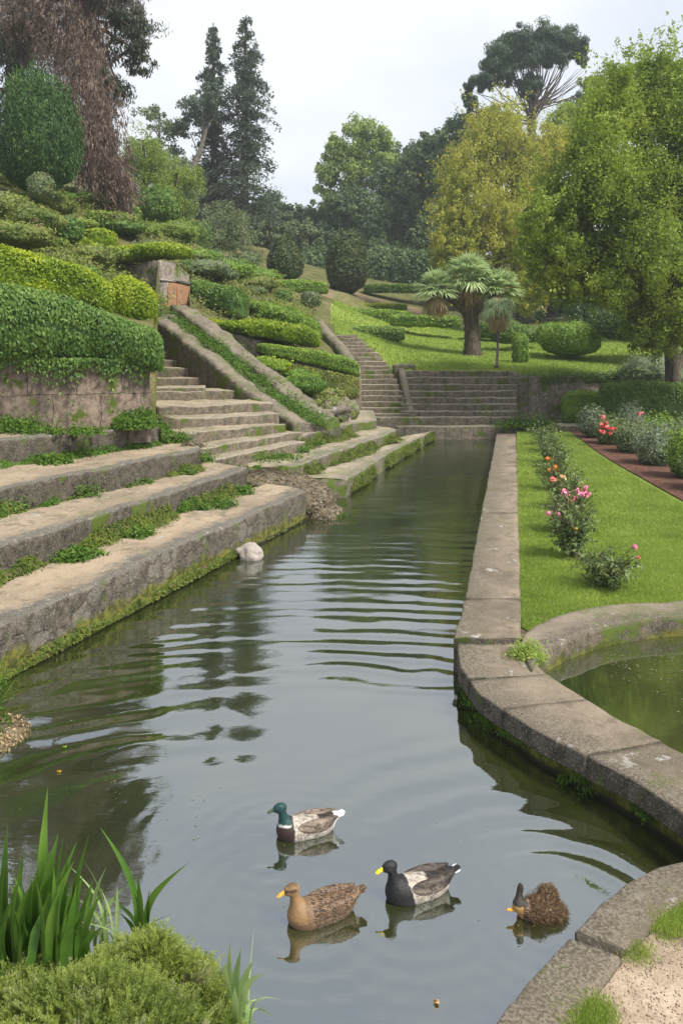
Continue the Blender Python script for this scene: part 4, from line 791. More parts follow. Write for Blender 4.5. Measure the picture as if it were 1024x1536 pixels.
for k, (nm, lab, px, pyb, Y, rx, hp, m, dn, L, W_) in enumerate(BL):
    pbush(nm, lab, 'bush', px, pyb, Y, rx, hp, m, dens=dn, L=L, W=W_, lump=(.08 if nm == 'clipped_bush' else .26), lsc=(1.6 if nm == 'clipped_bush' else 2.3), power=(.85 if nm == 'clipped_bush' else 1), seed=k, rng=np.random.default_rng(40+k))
rq = np.random.default_rng(99); cnt_ = 0
while cnt_ < 46:
    px_ = rq.uniform(-40, 400); Y_ = rq.uniform(19, 44)
    if Y_ < np.interp(px_, bx, by)+1.6 or (150 < px_ < 300 and Y_ < 32): continue
    b_s = T(px_, Y_, -.1); r_s = rq.uniform(.45, 1.0)*(1+.012*(Y_-20)); cnt_ += 1
    bush('slope_shrub', 'one of many low shrubs scattered over the left slope', 'shrub', b_s, (r_s*1.3, r_s, r_s*rq.uniform(.45, .8)), str(rq.choice(['soft', 'hedge_l', 'hedge_y', 'scrub', 'scrub', 'olive', 'hedge_d'])), 330, .12, .06, group='low shrubs scattered over the left slope', lump=.3, lsc=2.4, seed=cnt_, rng=rq, thick=.35)
pbush('clipped_bush', 'small upright cylinder of clipped box on the upper lawn', 'bush', 780, 546, 34.6, 12.5, 46, 'hedge_l', dens=520, L=.09, W=.055, lump=.05, power=.6)
pbush('topiary', 'large dark egg shaped topiary at the top of the terraces', 'topiary', 520, 442, 62, 33, 98, 'topiary', dens=170, L=.20, W=.12, lump=.05, power=.86, cone=.12, seed=3)
pbush('topiary', 'dull green cone shaped topiary left of the dark egg shaped one', 'topiary', 428, 424, 58, 33, 70, 'topiary', dens=170, L=.20, W=.12, lump=.1, cone=.45, seed=5)
rg = np.random.default_rng(77); mb = MB(); n = 9000; pxr = rg.uniform(-60, 470, n); Yr = rg.uniform(17.5, 45, n)**1.0; bb = np.interp(pxr, bx, by); k = (Yr > bb+.4); pxr, Yr = pxr[k], Yr[k]
X_ = (pxr-512)*Yr/F; q0 = np.c_[X_, Yr, hz(X_, Yr)]; k = fbm(q0*.55, 12) > .44; q0 = q0[k]
q = np.repeat(q0, 9, 0)+rg.normal(size=(len(q0)*9, 3))*A([.22, .22, .09])+A([0, 0, .12]); leafs(mb, q, np.tile(A([0, -.3, 1]), (len(q), 1)), .13, .06, rg, tint=fbm(q*.8, 2)*.7+.3*rg.uniform(size=len(q)))
tag(mb.build('hillside_ground_cover', M['scrub'], smooth=False), kind='stuff')
# planting bed flowers and leaves
rb_ = np.random.default_rng(9)
for k, (lab, t, s, r, h, m) in enumerate([('fresh leafy plants in the bed right of the sloping parapet, upper end', .3, .35, .6, .3, 'weed'), ('yellow green leafy plants in the middle of the parapet bed', .52, .4, .9, .6, 'hedge_y'), ('upright green plants at the lower end of the parapet bed', .72, .35, .8, .65, 'weed'),
        ('bronze tinged clump behind the rough boulder in the bed', .82, .6, .7, .5, 'scrub'), ('tall grassy weeds under the grey wall at the head of the bed', .12, .4, .5, .3, 'weed'), ('bright plants against the stained wall in the bed', .65, .7, .8, .6, 'hedge_l')]):
    a = fl[int(t*39)]*(1-s)+bl[int(t*39)]*s; bush('bed_plant', lab, 'plant', a-A([0, 0, .1]), (r, r*.9, h), m, 420, .12, .05, lump=.3, lsc=2.5, seed=k, rng=rb_, thick=.35)

# ------------------------------------------------------------------ trees
# big drooping cedar, brown
root_b = P(165, 305, 36)
def strands(mb, lobes, n, L, W, rng, sub=22):
    for c, r in lobes:
        c = A(c); r = A(r); m = int(n*r[0]*r[2]/4)
        for _ in range(m):
            d = unit(rng.normal(size=3)); q = c+d*r*rng.uniform(.35, 1); ln = rng.uniform(.5, 1.6); t = rng.uniform(0, 1, sub)[:, None]
            sw = A([rng.normal()*.25, rng.normal()*.25, 0]); p = q+A([0, 0, -1])*t*ln+sw*t+rng.normal(size=(sub, 3))*A([.10, .10, .05])
            leafs(mb, p, rng.normal(size=(sub, 3)), L, W, rng, axis=A([sw[0], sw[1], -1.4]), jit=1, tint=np.clip(rng.uniform()*.6+rng.uniform(0, .4, sub), 0, 1))
root = empty('cedar_tree', root_b, 'huge brown drooping cedar at the upper left, cut by the top edge', 'tree')
lb = [plobe(130, -60, 36, 100, 70, 3), plobe(60, 20, 36, 80, 50, 3), plobe(115, 60, 35.5, 60, 65, 2.5), plobe(130, 140, 35, 48, 60, 2), plobe(150, 210, 34.8, 44, 60, 1.8), plobe(160, 268, 34.6, 38, 50, 1.5), plobe(112, 190, 34.5, 38, 60, 1.6), plobe(185, 275, 35, 18, 45, 1.2)]
mb = MB(); strands(mb, lb, 360, .30, .045, np.random.default_rng(2), 24); mb.build('dry_crown', M['cedar_b'], root, smooth=False)
lg_ = [plobe(205, 50, 37, 26, 30, 2), plobe(150, 160, 37.5, 30, 26, 2), plobe(185, 25, 37, 45, 30, 2.5), plobe(200, 85, 37, 32, 26, 2), plobe(172, 130, 37, 36, 20, 2), plobe(150, -20, 37.5, 70, 30, 3), plobe(30, 60, 38, 60, 30, 3)]
mb = MB(); cs = crown(mb, lg_, 34, 90, .24, .06, rng=np.random.default_rng(4), axis=A([0, 0, -1.]), subr=.35, shell=.2, flat=.6); mb.build('green_crown', M['cedar_g'], root, smooth=False)
mb = MB(); limbs(mb, root_b-A([0, 0, .5]), P(100, -240, 37), .75, .3, np.vstack([cs, [P(60, 20, 36), P(20, 90, 36), P(130, 10, 36), P(226, 60, 37), P(222, 10, 37)]]), seed=4, nb=26, rb=.28, start=.3); mb.build('trunk', M['bark_r'], root)
# green cedar branch mass left edge behind conifer
tree('cedar_tree', 'dark cedar at the left edge behind the round conifer', 'tree', P(25, 290, 42), P(20, -140, 42), .6, [plobe(10, 90, 42, 60, 50, 3), plobe(45, 30, 42, 50, 30, 3), plobe(20, -20, 42, 60, 40, 3), plobe(-40, 160, 42, 60, 60, 3)], 'cedar_g', 40, 90, .25, .07, bmat='bark', subr=.3, shell=.3, seed=12, axis=A([0, 0, -1.]))
# round dark conifer
mb = MB(); cc = P(58, 292, 29); rgc = np.random.default_rng(6); bush_mb(mb, cc, (72*29/F, 1.8, 186*29/F), 330, .16, .05, rng=rgc, lump=.16, lsc=3.2, core=.84, axis=A([0, 0, 1.]), jit=.8, thick=.25, cone=.3)
n = 520; d = unit(rgc.normal(size=(n, 3))); d = d[d[:, 2] > -.6]
for v in d:
    p0 = cc+A([v[0]*72*29/F, v[1]*1.8, (v[2]*.5+.5)*186*29/F])*A([1-.3*(v[2]*.5+.5), 1, 1])*.93; m = 26; t = rgc.uniform(0, 1, (m, 1)); L_up = rgc.uniform(.35, .7); leafs(mb, p0+(v*A([.35, .35, 0])+A([0, 0, .9]))*t*L_up+rgc.normal(size=(m, 3))*.07*(1.1-t), rgc.normal(size=(m, 3)), .13, .035, rgc, axis=A([v[0]*.4, v[1]*.4, 1.]), jit=.7, tint=np.clip(.5*t[:, 0]+.5*rgc.uniform(0, 1, m), 0, 1))
tag(mb.build('conifer', M['juniper'], smooth=False, origin=cc), 'big rounded dark green conifer on the slope at the left edge', 'tree')
# feathery light trees
tree('feathery_tree', 'light green feathery tree just right of the brown cedar', 'tree', P(215, 345, 48), P(215, 210, 48), .2, [plobe(212, 235, 48, 32, 45, 1.8), plobe(240, 265, 47.5, 30, 40, 1.6), plobe(205, 290, 47, 26, 36, 1.5)], 'soft', 40, 150, .15, .06, subr=.34, seed=21, nb=10)
tree('feathery_tree', 'second light feathery tree, leaning down the slope to the right', 'tree', P(262, 372, 46), P(265, 260, 46), .2, [plobe(270, 285, 46, 33, 40, 1.8), plobe(258, 325, 45.5, 34, 38, 1.6)], 'soft', 40, 150, .15, .06, subr=.34, seed=22, nb=10)
tree('olive_tree', 'rounded grey green tree left of the topiary cone', 'tree', P(345, 415, 56), P(345, 330, 56), .3, [plobe(335, 345, 56, 38, 36, 2), plobe(365, 372, 55, 34, 36, 2), plobe(318, 380, 55, 28, 34, 2)], 'olive', 46, 150, .17, .07, subr=.34, seed=23, nb=10)
tree('shrub_tree', 'dark green bushy tree between the feathery ones and the grey green tree', 'tree', P(290, 400, 50), P(290, 350, 50), .2, [plobe(290, 360, 50, 26, 34, 1.6), plobe(268, 380, 49, 22, 24, 1.4)], 'hedge_d', 36, 130, .16, .09, subr=.36, seed=24, nb=6)
# tall redwoods
def conifer(name, label, px, pyb, pyt, Y, wp, seed, gap=.5, n=46):
    rg = np.random.default_rng(seed); b = P(px, pyb, Y); t = P(px+rg.uniform(-3, 3), pyt, Y); root = empty(name, b, label, 'tree'); hh = t[2]-b[2]; tb = MB(); tube(tb, np.array([b-A([0, 0, 1]), b+(t-b)*.5, t]), [.45, .28, .04], 8)
    mb = MB()
    for k in range(n):
        u = (k+rg.uniform(0, 1))/n; zz = b[2]+hh*(.06+.93*u); maxr = wp*Y/F*(.12+.88*(1-u)**.75)*(.7+.6*rg.uniform())
        for _ in range(4 if u < .9 else 2):
            a = rg.uniform(0, 2*math.pi); d = A([math.cos(a), math.sin(a), 0]); rr = maxr*rg.uniform(.55, 1.15); s = np.linspace(0, 1, 5)[:, None]; o = A([b[0]+(t[0]-b[0])*u, b[1], zz])
            pts = o+d*rr*s+A([0, 0, 1])*(.10*rr*s-.38*rr*s**2); tube(tb, pts, .055*(1.2-s[:, 0])*(1.3-u), 4)
            m = int(60+70*rr/ (wp*Y/F)); u2 = rg.uniform(.15, 1.08, (m, 1)); side = A([-d[1], d[0], 0]); wdt = .38*rr*(1.1-u2*.6)+.12
            p = o+d*rr*u2+A([0, 0, 1])*(.10*rr*u2-.38*rr*u2**2)+side*rg.normal(size=(m, 1))*wdt*.55+A([0, 0, 1])*rg.normal(size=(m, 1))*.16-A([0, 0, .1])
            k2 = fbm(p*1.1, seed) > .40; p = p[k2]
            leafs(mb, p, np.tile(A([0, 0, 1.]), (len(p), 1)), .34, .13, rg, jit=1.6, tint=.4*rg.uniform()+.6*rg.uniform(0, 1, len(p)))
    mb.build('crown', M['cypress'], root, smooth=False); tb.build('trunk', M['bark'], root)
conifer('conifer_tree', 'taller and fuller of the two slender conifers against the sky', 366, 350, 24, 72, 62, 31, n=64)
conifer('conifer_tree', 'thinner left one of the two slender conifers, with a bare tip', 322, 350, 34, 74, 44, 32, n=54)
tree('leaning_tree', 'small sparse leaning tree left of the slender conifers', 'tree', P(284, 272, 70), P(312, 185, 70), .35, [plobe(292, 165, 70, 26, 22, 2), plobe(318, 150, 70, 12, 40, 1.5), plobe(276, 190, 70, 14, 14, 1.5)], 'cypress', 26, 50, .3, .15, bmat='bark_g', subr=.3, shell=.3, seed=33, nb=8)
tree('sparse_tree', 'thin pale leaved tree against the sky left of the conifers', 'tree', P(235, 270, 76), P(240, 170, 76), .25, [plobe(228, 172, 76, 24, 18, 2), plobe(255, 200, 76, 26, 24, 2), plobe(240, 225, 76, 40, 20, 2)], 'olive', 26, 50, .28, .15, bmat='bark_g', subr=.28, shell=.2, seed=34, nb=10)
# forest behind
FB = [('dense dark tree low behind the slender conifers, right side', 395, 380, 95, [(395, 330, 38, 50), (425, 345, 30, 40)], 'forest'), ('dark bushy tree directly right of the slender conifers', 440, 400, 100, [(440, 345, 36, 40), (465, 330, 26, 30), (450, 375, 34, 40)], 'forest'),
      ('dark rounded tree behind the dark egg shaped topiary', 510, 420, 98, [(500, 330, 36, 50), (530, 350, 40, 50), (500, 385, 42, 40)], 'forest'), ('tall dark tree right of the pale poplar', 590, 425, 102, [(590, 270, 44, 60), (620, 240, 34, 36), (580, 340, 46, 60), (600, 390, 46, 44)], 'forest'),
      ('dark tree between the tall dark tree and the yellowing tree', 655, 425, 100, [(655, 240, 34, 44), (650, 300, 40, 55), (660, 370, 44, 55)], 'forest'), ('distant dark tree filling the gap under the conifers', 330, 370, 100, [(320, 320, 34, 40), (350, 345, 30, 40)], 'forest'), ('distant tree filling the skyline low behind the fountain slope', 270, 330, 110, [(260, 270, 36, 40), (290, 295, 30, 40)], 'olive')]
FB += [('dark tree rising behind the long low hedge at the back', 480, 430, 82, [(470, 395, 34, 36), (500, 410, 34, 30)], 'forest'), ('dark shady tree behind the right edge of the egg shaped topiary', 575, 432, 82, [(565, 395, 34, 40), (600, 400, 34, 36)], 'forest'),
      ('low dark tree just left of the yellowing tree', 640, 432, 80, [(630, 380, 36, 52), (655, 340, 30, 40), (662, 400, 34, 34)], 'forest'), ('dark broad tree directly below the poplar crown', 535, 430, 88, [(520, 320, 40, 44), (555, 345, 40, 50), (490, 360, 36, 40)], 'forest'), ('tall green tree between the poplar and the yellowing tree', 615, 430, 90, [(600, 270, 40, 46), (640, 255, 36, 46), (620, 320, 46, 50), (655, 215, 30, 26)], 'forest'), ('greyish green tree at the foot of the slender conifers, right side', 430, 425, 84, [(425, 350, 32, 34), (460, 365, 30, 36), (395, 365, 28, 30)], 'olive'), ('blue green tree behind the topiary cone', 420, 415, 86, [(415, 370, 34, 40), (448, 385, 26, 34)], 'forest'),
      ('dark tree filling the shade left of the big spreading tree', 830, 470, 62, [(820, 400, 60, 60), (800, 450, 50, 30), (860, 440, 50, 50)], 'forest'), ('shady tree under the yellowing tree, behind the palm', 740, 455, 66, [(700, 420, 40, 36), (750, 430, 50, 30), (660, 425, 30, 26)], 'forest')]
for k, (lab, px, pyb, Y, lobes, m) in enumerate(FB):
    tree('forest_tree', lab, 'tree', P(px, pyb, Y), P(px, lobes[0][1], Y), .5, [plobe(a, b, Y, c, d, c*Y/F*.7) for a, b, c, d in lobes], m, 90, 80, .34*Y/90, .2*Y/90, subr=.24, shell=.3, seed=50+k, nb=6, tspread=.6, group='dark trees closing the view at the back')
tree('poplar_tree', 'pale green airy tree rising in the centre of the skyline', 'tree', P(540, 400, 92), P(540, 190, 92), .4, [plobe(540, 205, 92, 32, 34, 2.5), plobe(560, 235, 92, 34, 34, 2.5), plobe(515, 240, 92, 32, 34, 2.5), plobe(500, 220, 92, 24, 26, 2), plobe(575, 215, 92, 24, 26, 2), plobe(488, 265, 92, 22, 34, 2), plobe(530, 260, 92, 34, 36, 3), plobe(580, 250, 92, 26, 30, 2), plobe(515, 300, 92, 34, 24, 2)], 'poplar', 34, 70, .34, .22, bmat='bark_g', subr=.32, shell=.3, shoots=0, seed=60, nb=18)
tree('yellow_tree', 'large yellowing willow like tree behind the palm', 'tree', P(745, 470, 56), P(745, 230, 56), .45, [plobe(745, 215, 56, 62, 50, 3.2), plobe(705, 265, 55, 48, 52, 3), plobe(785, 260, 56, 56, 60, 3.2), plobe(680, 320, 54, 36, 52, 2.4), plobe(735, 340, 53.5, 52, 62, 3), plobe(790, 350, 54, 50, 66, 3), plobe(700, 385, 53, 38, 36, 2.2), plobe(830, 230, 57, 40, 46, 2.4), plobe(668, 370, 53, 26, 40, 2), plobe(720, 420, 53, 50, 30, 2), plobe(790, 430, 53, 50, 40, 2), plobe(745, 180, 57, 40, 24, 2)], 'yellow', 170, 80, .20, .085, bmat='bark_g', subr=.2, shell=.25, shoots=260, seed=61, nb=30, axis=A([0, 0, -1.]))
tree('background_tree', 'green tree on the skyline left of the umbrella pine, behind the yellowing one', 'tree', P(715, 420, 84), P(715, 220, 84), .4, [plobe(700, 200, 84, 34, 30, 3), plobe(735, 185, 84, 26, 22, 2), plobe(672, 250, 84, 26, 46, 2.5)], 'forest', 50, 90, .34, .2, subr=.3, seed=62, nb=8)
tree('background_tree', 'green tree on the skyline right of the umbrella pine', 'tree', P(880, 420, 70), P(880, 190, 70), .4, [plobe(850, 190, 70, 30, 30, 2.5), plobe(905, 150, 70, 28, 26, 2), plobe(890, 200, 70, 40, 44, 3), plobe(880, 130, 70, 16, 12, 1.5)], 'ash', 46, 85, .28, .16, subr=.3, seed=63, nb=10)
tree('background_tree', 'dark pine crown peeping out right of the umbrella pine', 'tree', P(868, 420, 88), P(868, 190, 88), .4, [plobe(868, 155, 88, 24, 14, 2.5), plobe(905, 130, 88, 24, 16, 2)], 'pine', 30, 85, .34, .12, subr=.34, seed=64, nb=6)
# umbrella pine
hedge('shrubbery', 'dark unclipped shrubbery closing the view behind the topiaries', 'shrubs', PL([(385, 385, 79), (450, 380, 78), (520, 372, 78), (590, 376, 78), (660, 380, 77)]), [4., 4.6, 5, 4.8, 4.6], 3.5, 'forest', 70, .34, .2, boxy=.8, lump=.3, seed=41, rng=rh)
root = empty('umbrella_pine', P(796, 400, 80), 'broad umbrella pine standing above all others against the sky', 'tree'); rg = np.random.default_rng(66); mb = MB()
pl = [(745, 90, 26, 24), (775, 65, 30, 22), (812, 56, 32, 18), (845, 60, 28, 18), (868, 72, 14, 18), (728, 120, 20, 18), (703, 155, 14, 14), (760, 112, 22, 18), (800, 84, 34, 22), (835, 86, 24, 16), (872, 90, 9, 12), (706, 128, 12, 10), (795, 128, 18, 22)]
cs = crown(mb, [plobe(a, b, 80, c, d, max(1.2, c*80/F)) for a, b, c, d in pl], 46, 170, .34, .085, rng=rg, subr=.36, shell=.2, flat=.8, axis=A([0, 0, 1.])); mb.build('crown', M['pine'], root, smooth=False)
tb = MB(); fk = P(797, 165, 80); limbs(tb, P(796, 420, 80), fk, .55, .42, [], seed=3, bend=.3)
for k in range(46):
    q = cs[rg.integers(len(cs))]; s = np.linspace(0, 1, 6)[:, None]; o = fk+A([0, 0, rg.uniform(-1.6, 1)]); tube(tb, o+(q-o)*s+A([0, 0, -1])*np.sin(s*math.pi)*np.linalg.norm(q-o)*.07+rg.normal(size=(6, 3))*.16*np.sin(s*3.1), .10*(1.1-s[:, 0]), 5)
for k in range(16):
    q = P(rg.uniform(840, 900), 0, 80); q[2] = P(0, 60+ (900-(q[0]/80*F+512))*0+rg.uniform(30, 80), 80)[2]; s = np.linspace(0, 1, 6)[:, None]; o = fk+A([0, 0, rg.uniform(-.5, .8)]); tube(tb, o+(q-o)*s-A([0, 0, 1])*np.sin(s*math.pi)*.5, .07*(1.15-s[:, 0]), 4)
tb.build('trunk', M['bark'], root)
# big right tree
LR = [(885, 222, 48, 56), (920, 170, 60, 60), (980, 150, 60, 60), (1040, 190, 60, 80), (845, 300, 44, 60), (900, 280, 66, 80), (970, 270, 70, 90), (1050, 290, 60, 90), (838, 370, 48, 66), (900, 380, 60, 70), (970, 380, 66, 80), (1050, 390, 60, 80), (850, 420, 44, 42), (905, 432, 56, 40), (975, 470, 60, 46), (1050, 470, 60, 60), (985, 505, 44, 36), (1010, 115, 30, 40), (930, 118, 26, 34), (975, 110, 18, 30), (800, 330, 22, 40), (812, 405, 30, 36), (800, 380, 26, 40), (1090, 250, 60, 160)]
tree('broadleaf_tree', 'huge spreading yellow green tree filling the right side, dark trunk', 'tree', P(1012, 622, 29.5), P(985, 330, 28.5), .30, [plobe(a, b, 27.5+((i*37) % 5-2)*.55, c*.95, d*.95, 1.7) for i, (a, b, c, d) in enumerate(LR)], 'ash', 130, 100, .12, .058, subr=.26, shell=.1, shoots=420, seed=70, nb=120, rb=.5, start=.45, r1=.2)
root = [o for o in bpy.data.objects if o.name == 'broadleaf_tree'][0]; tb = MB(); tube(tb, np.array([P(1006, 500, 28.8), P(985, 455, 28), P(950, 425, 27), P(915, 395, 26.6)]), [.16, .12, .08, .04], 7); tube(tb, np.array([P(1010, 480, 29), P(1040, 440, 29), P(1080, 430, 28.4)]), [.18, .12, .06], 7); tube(tb, np.array([P(1012, 560, 29.2), P(1040, 500, 29.6), P(1060, 400, 29.6)]), [.16, .13, .08], 7); tb.build('limb', M['bark'], root)
bush('shrub', 'loose grey green shrub under the big spreading tree', 'bush', P(975, 590, 31.5), (1.5, 1.1, 1.7), 'olive', 260, .12, .06, lump=.3, lsc=2.4, seed=2, thick=.5)
bush('shrub', 'dark dense shrubbery between the big tree and the box mounds', 'bush', P(1000, 520, 36), (3.6, 1.6, 2.6), 'forest', 200, .16, .09, lump=.25, lsc=2.4, seed=4)
tree('background_tree', 'shady tree behind the big spreading one', 'tree', P(960, 500, 46), P(960, 300, 46), .4, [plobe(900, 420, 46, 66, 60, 3), plobe(990, 400, 46, 80, 80, 3), plobe(850, 470, 45, 40, 30, 2), plobe(1080, 380, 46, 70, 110, 3)], 'forest', 50, 110, .24, .14, subr=.3, seed=71, nb=8)

# ------------------------------------------------------------------ palm
def fan(mb, o, dr, pet, R_, nb, rg, spread=2.5, droop=.25):
    dr = unit(A(dr)[None])[0]; hub = o+dr*pet; up = unit(np.cross(dr, np.cross(A([0, 0, 1.]), dr))[None]+1e-6)[0]; side = np.cross(dr, up)
    t = tube_pts = np.array([o, o+dr*pet*.5+A([0, 0, .03]), hub]); tube(mb, t, .012, 4, tint=.6)
    for a in np.linspace(-spread/2, spread/2, nb):
        d = math.cos(a)*dr+math.sin(a)*side+rg.normal(size=3)*.05; l = R_*(1-.18*abs(a))*rg.uniform(.85, 1.1); s = np.array([0, .45, .8, 1.])[:, None]; p = hub+d*l*s-A([0, 0, 1])*droop*l*s**3; w = np.array([.012, .021, .015, .002])[:, None]*(R_/.6)
        b = np.cross(d, up)*w+up*0; V = np.stack([p-b, p+b], 1).reshape(-1, 3); mb.add(V, grid_faces(4, 2), tint=np.clip(rg.uniform(.2, 1), 0, 1))
root = empty('palm_tree', P(708, 537, 38), 'stout fan palm with forked trunk and shaggy skirts on the upper lawn', 'palm tree'); rg = np.random.default_rng(15)
tb = MB(); pb_ = P(708, 540, 38)
def bumpy(pts, rad, seed): 
    pts = smoothline(A(pts), 2); pts = resample(pts, 22); r = np.interp(np.linspace(0, 1, 22), np.linspace(0, 1, len(rad)), rad)*(1+.12*(np.arange(22) % 2)); tube(tb, pts, r, 14)
bumpy([pb_-A([0, 0, .15]), P(708, 500, 38), P(704, 465, 38), P(700, 425, 38)], [.50, .36, .33, .38, .30], 1)
bumpy([P(703, 474, 38), P(690, 455, 37.8), P(660, 440, 37.6)], [.26, .2, .16], 2); bumpy([P(706, 474, 38), P(722, 452, 37.9), P(742, 438, 37.8)], [.26, .2, .16], 3); tb.build('trunk', M['bark'], root)
for (px, py, Y, s, nf) in [(702, 418, 38, 1.0, 62), (655, 436, 37.6, .85, 46), (746, 436, 37.8, .9, 50)]:
    o = P(px, py, Y); mb = MB(); md = MB()
    for k in range(nf):
        a = rg.uniform(0, 2*math.pi); e = rg.uniform(-.35, 1.45); d = A([math.cos(a)*math.cos(e), math.sin(a)*math.cos(e), math.sin(e)]); fan(mb, o, d,   .55*s, .95*s*rg.uniform(.75, 1.2), 18, rg, spread=2.1, droop=.28)
    for k in range(int(nf*.55)):
        a = rg.uniform(0, 2*math.pi); e = rg.uniform(-1.45, -.55); d = A([math.cos(a)*math.cos(e), math.sin(a)*math.cos(e), math.sin(e)]); fan(md, o-A([0, 0, .1]), d,    .35*s, .8*s, 16, rg, spread=1.6, droop=.45)
    mb.build('frond_head', M['palm'], root, smooth=False); md.build('dead_skirt', M['palm_d'], root, smooth=False)
root = empty('young_palm', P(745, 560, 32.3), 'slender young palm on a thin stem at the lawn edge above the steps', 'palm tree'); tb = MB(); tube(tb, np.array([P(744, 562, 32.3), P(746, 520, 32.3), P(747, 462, 32.3)]), [.06, .05, .06], 8); tube(tb, np.array([P(744, 560, 32.3), P(744, 548, 32.3)]), [.11, .09], 8); tb.build('stem', M['bark_g'], root)
mb = MB(); md = MB(); o = P(747, 460, 32.3)
for k in range(34):
    a = rg.uniform(0, 2*math.pi); e = rg.uniform(-.5, 1.2); d = A([math.cos(a)*math.cos(e), math.sin(a)*math.cos(e), math.sin(e)]); fan(mb, o, d, .28, .55*rg.uniform(.8, 1.1), 14, rg, droop=.8)
for k in range(26):
    a = rg.uniform(0, 2*math.pi); e = rg.uniform(-1.4, -.6); d = A([math.cos(a)*math.cos(e), math.sin(a)*math.cos(e), math.sin(e)]); fan(md, o-A([0, 0, .1]), d, .2, .55, 12, rg, spread=1.3, droop=.5)
mb.build('frond_head', M['palm'], root, smooth=False); md.build('dead_skirt', M['palm_d'], root, smooth=False)

# ------------------------------------------------------------------ roses and the shrub border
def mat_rose(name, c1, c2):
    t = NT(name); return t.end(t.prin(t.mix(t.noise(t.wpos(), 60, 2), c1, c2), .5, spec=.3))
RM = {'pink': mat_rose('pink_petals', (.75, .18, .32), (.85, .42, .52)), 'red': mat_rose('coral_petals', (.75, .10, .12), (.82, .25, .22)), 'orange': mat_rose('orange_petals', (.85, .25, .05), (.9, .45, .12)), 'yellow': mat_rose('yellow_petals', (.85, .6, .03), (.9, .75, .1)), 'apricot': mat_rose('apricot_petals', (.85, .5, .25), (.9, .65, .4))}
def rose(root, c, r, col, rg):
    mb = MB(); c = A(c); n = 30; d = unit(rg.normal(size=(n, 3))+A([0, 0, .25])); D, fa = sphere_grid(8, 6); mb.add(c+D*r*.5, fa, tint=.5)
    leafs(mb, c+d*r*rg.uniform(.45, .75, (n, 1)), d, r*.95, r*.85, rg, None, .7, fold=-.15)
    mb.build('bloom', RM[col], root)
def rose_bush(label, px, py, hp, rp, blooms, seed, n_st=10, n_l=420, mat='rose_l', rad=.045):
    rg = np.random.default_rng(seed); b = G(px, py, .29); s = b[1]/F; h = hp*s; r = rp*s*1.2; root = empty('rose_bush', b, label, 'rose bush', 'rose bushes in a row on the lawn'); tb = MB(); lb = MB()
    tips = []
    for k in range(n_st):
        a = rg.uniform(0, 2*math.pi); e = b+A([math.cos(a)*r*rg.uniform(.3, 1.), math.sin(a)*r*rg.uniform(.3, 1.), h*rg.uniform(.45, 1.)]); u = np.linspace(0, 1, 7)[:, None]; w = rg.normal(size=3)*.05
        pts = b+(e-b)*u+A([0, 0, 1])*np.sin(u*math.pi)*h*.12+w*np.sin(u*5); tube(tb, pts, .008*(1.4-u[:, 0])+.002, 5); tips.append(pts[-1])
        for j in range(2): q = pts[rg.integers(3, 6)]; e2 = q+rg.normal(size=3)*A([.12, .12, .08])+A([0, 0, .08]); tube(tb, np.array([q, (q+e2)/2+A([0, 0, .01]), e2]), .004, 4); tips.append(e2)
    for (bx_, by_, col, k) in blooms:
        q = P(bx_, by_, b[1]+rg.uniform(-.1, .1)); tube(tb, np.array([b+A([0, 0, h*.3]), (b+q)/2+A([0, 0, h*.2]), q]), .005, 4); rose(root, q, rad*k, col, rg); tips.append(q-A([0, 0, .08]))
    tips = np.array(tips); m = int(n_l*1.6); i = rg.integers(len(tips), size=m); u = rg.uniform(.15, 1.0, (m, 1)); q = b+(tips[i]-b)*u+rg.normal(size=(m, 3))*A([.07, .07, .05])
    q = q[q[:, 2] > b[2]+.02]; leafs(lb, q, rg.normal(size=(len(q), 3))+A([0, 0, 1]), .07, .04, rg)
    lb.build('leaves', M[mat], root, smooth=False); tb.build('stems', M['bark'], root)
rose_bush('nearest rose bush, spreading and dark, one pink bloom held up on its right', 905, 880, 62, 48, [(951, 820, 'pink', 1.15), (957, 836, 'red', .7)], 1, 16, 900)
rose_bush('tall leggy rose bush, two pink blooms on its left and a yellow one', 858, 835, 90, 34, [(822, 770, 'pink', 1.0), (836, 771, 'pink', 1.1), (863, 794, 'yellow', .8), (846, 775, 'red', .6)], 2, 14, 900)
rose_bush('rose bush with the big cluster of pink blooms in mid row', 856, 800, 66, 38, [(847, 740, 'pink', 1.4), (862, 748, 'pink', 1.2), (858, 752, 'red', 1.), (872, 742, 'pink', 1.1), (877, 732, 'pink', 1.), (866, 737, 'pink', 1.1), (880, 741, 'pink', 1.1), (852, 745, 'pink', 1.)], 3, 14, 950, rad=.06)
rose_bush('rose bush with one red and two apricot blooms', 848, 762, 50, 34, [(829, 720, 'red', 1.3), (844, 717, 'apricot', 1.4), (838, 728, 'apricot', 1.)], 4, 12, 800, rad=.055)
rose_bush('rose bush with a pair of orange blooms', 838, 735, 44, 30, [(833, 702, 'orange', 1.5), (823, 706, 'orange', 1.)], 5, 12, 750, rad=.06)
rose_bush('small rose bush with one faint orange bloom, fourth from the far end', 830, 712, 38, 26, [(821, 688, 'orange', 1.3)], 6, 10, 650, rad=.06)
rose_bush('rose bush without blooms, third from the far end', 826, 694, 36, 24, [(822, 674, 'yellow', .9)], 7, 10, 650)
rose_bush('rose bush with yellowish top, second from the far end', 822, 678, 34, 22, [(822, 652, 'yellow', .8)], 8, 10, 650)
rose_bush('farthest rose bush, beside the far end of the straight kerb', 814, 667, 30, 22, [], 9, 10, 650)
def flower_heads(root, pts, col, rg, r=.06):
    for (px, py, Y, k) in pts: rose(root, P(px, py, Y), r*k, col, rg)
rs = np.random.default_rng(31)
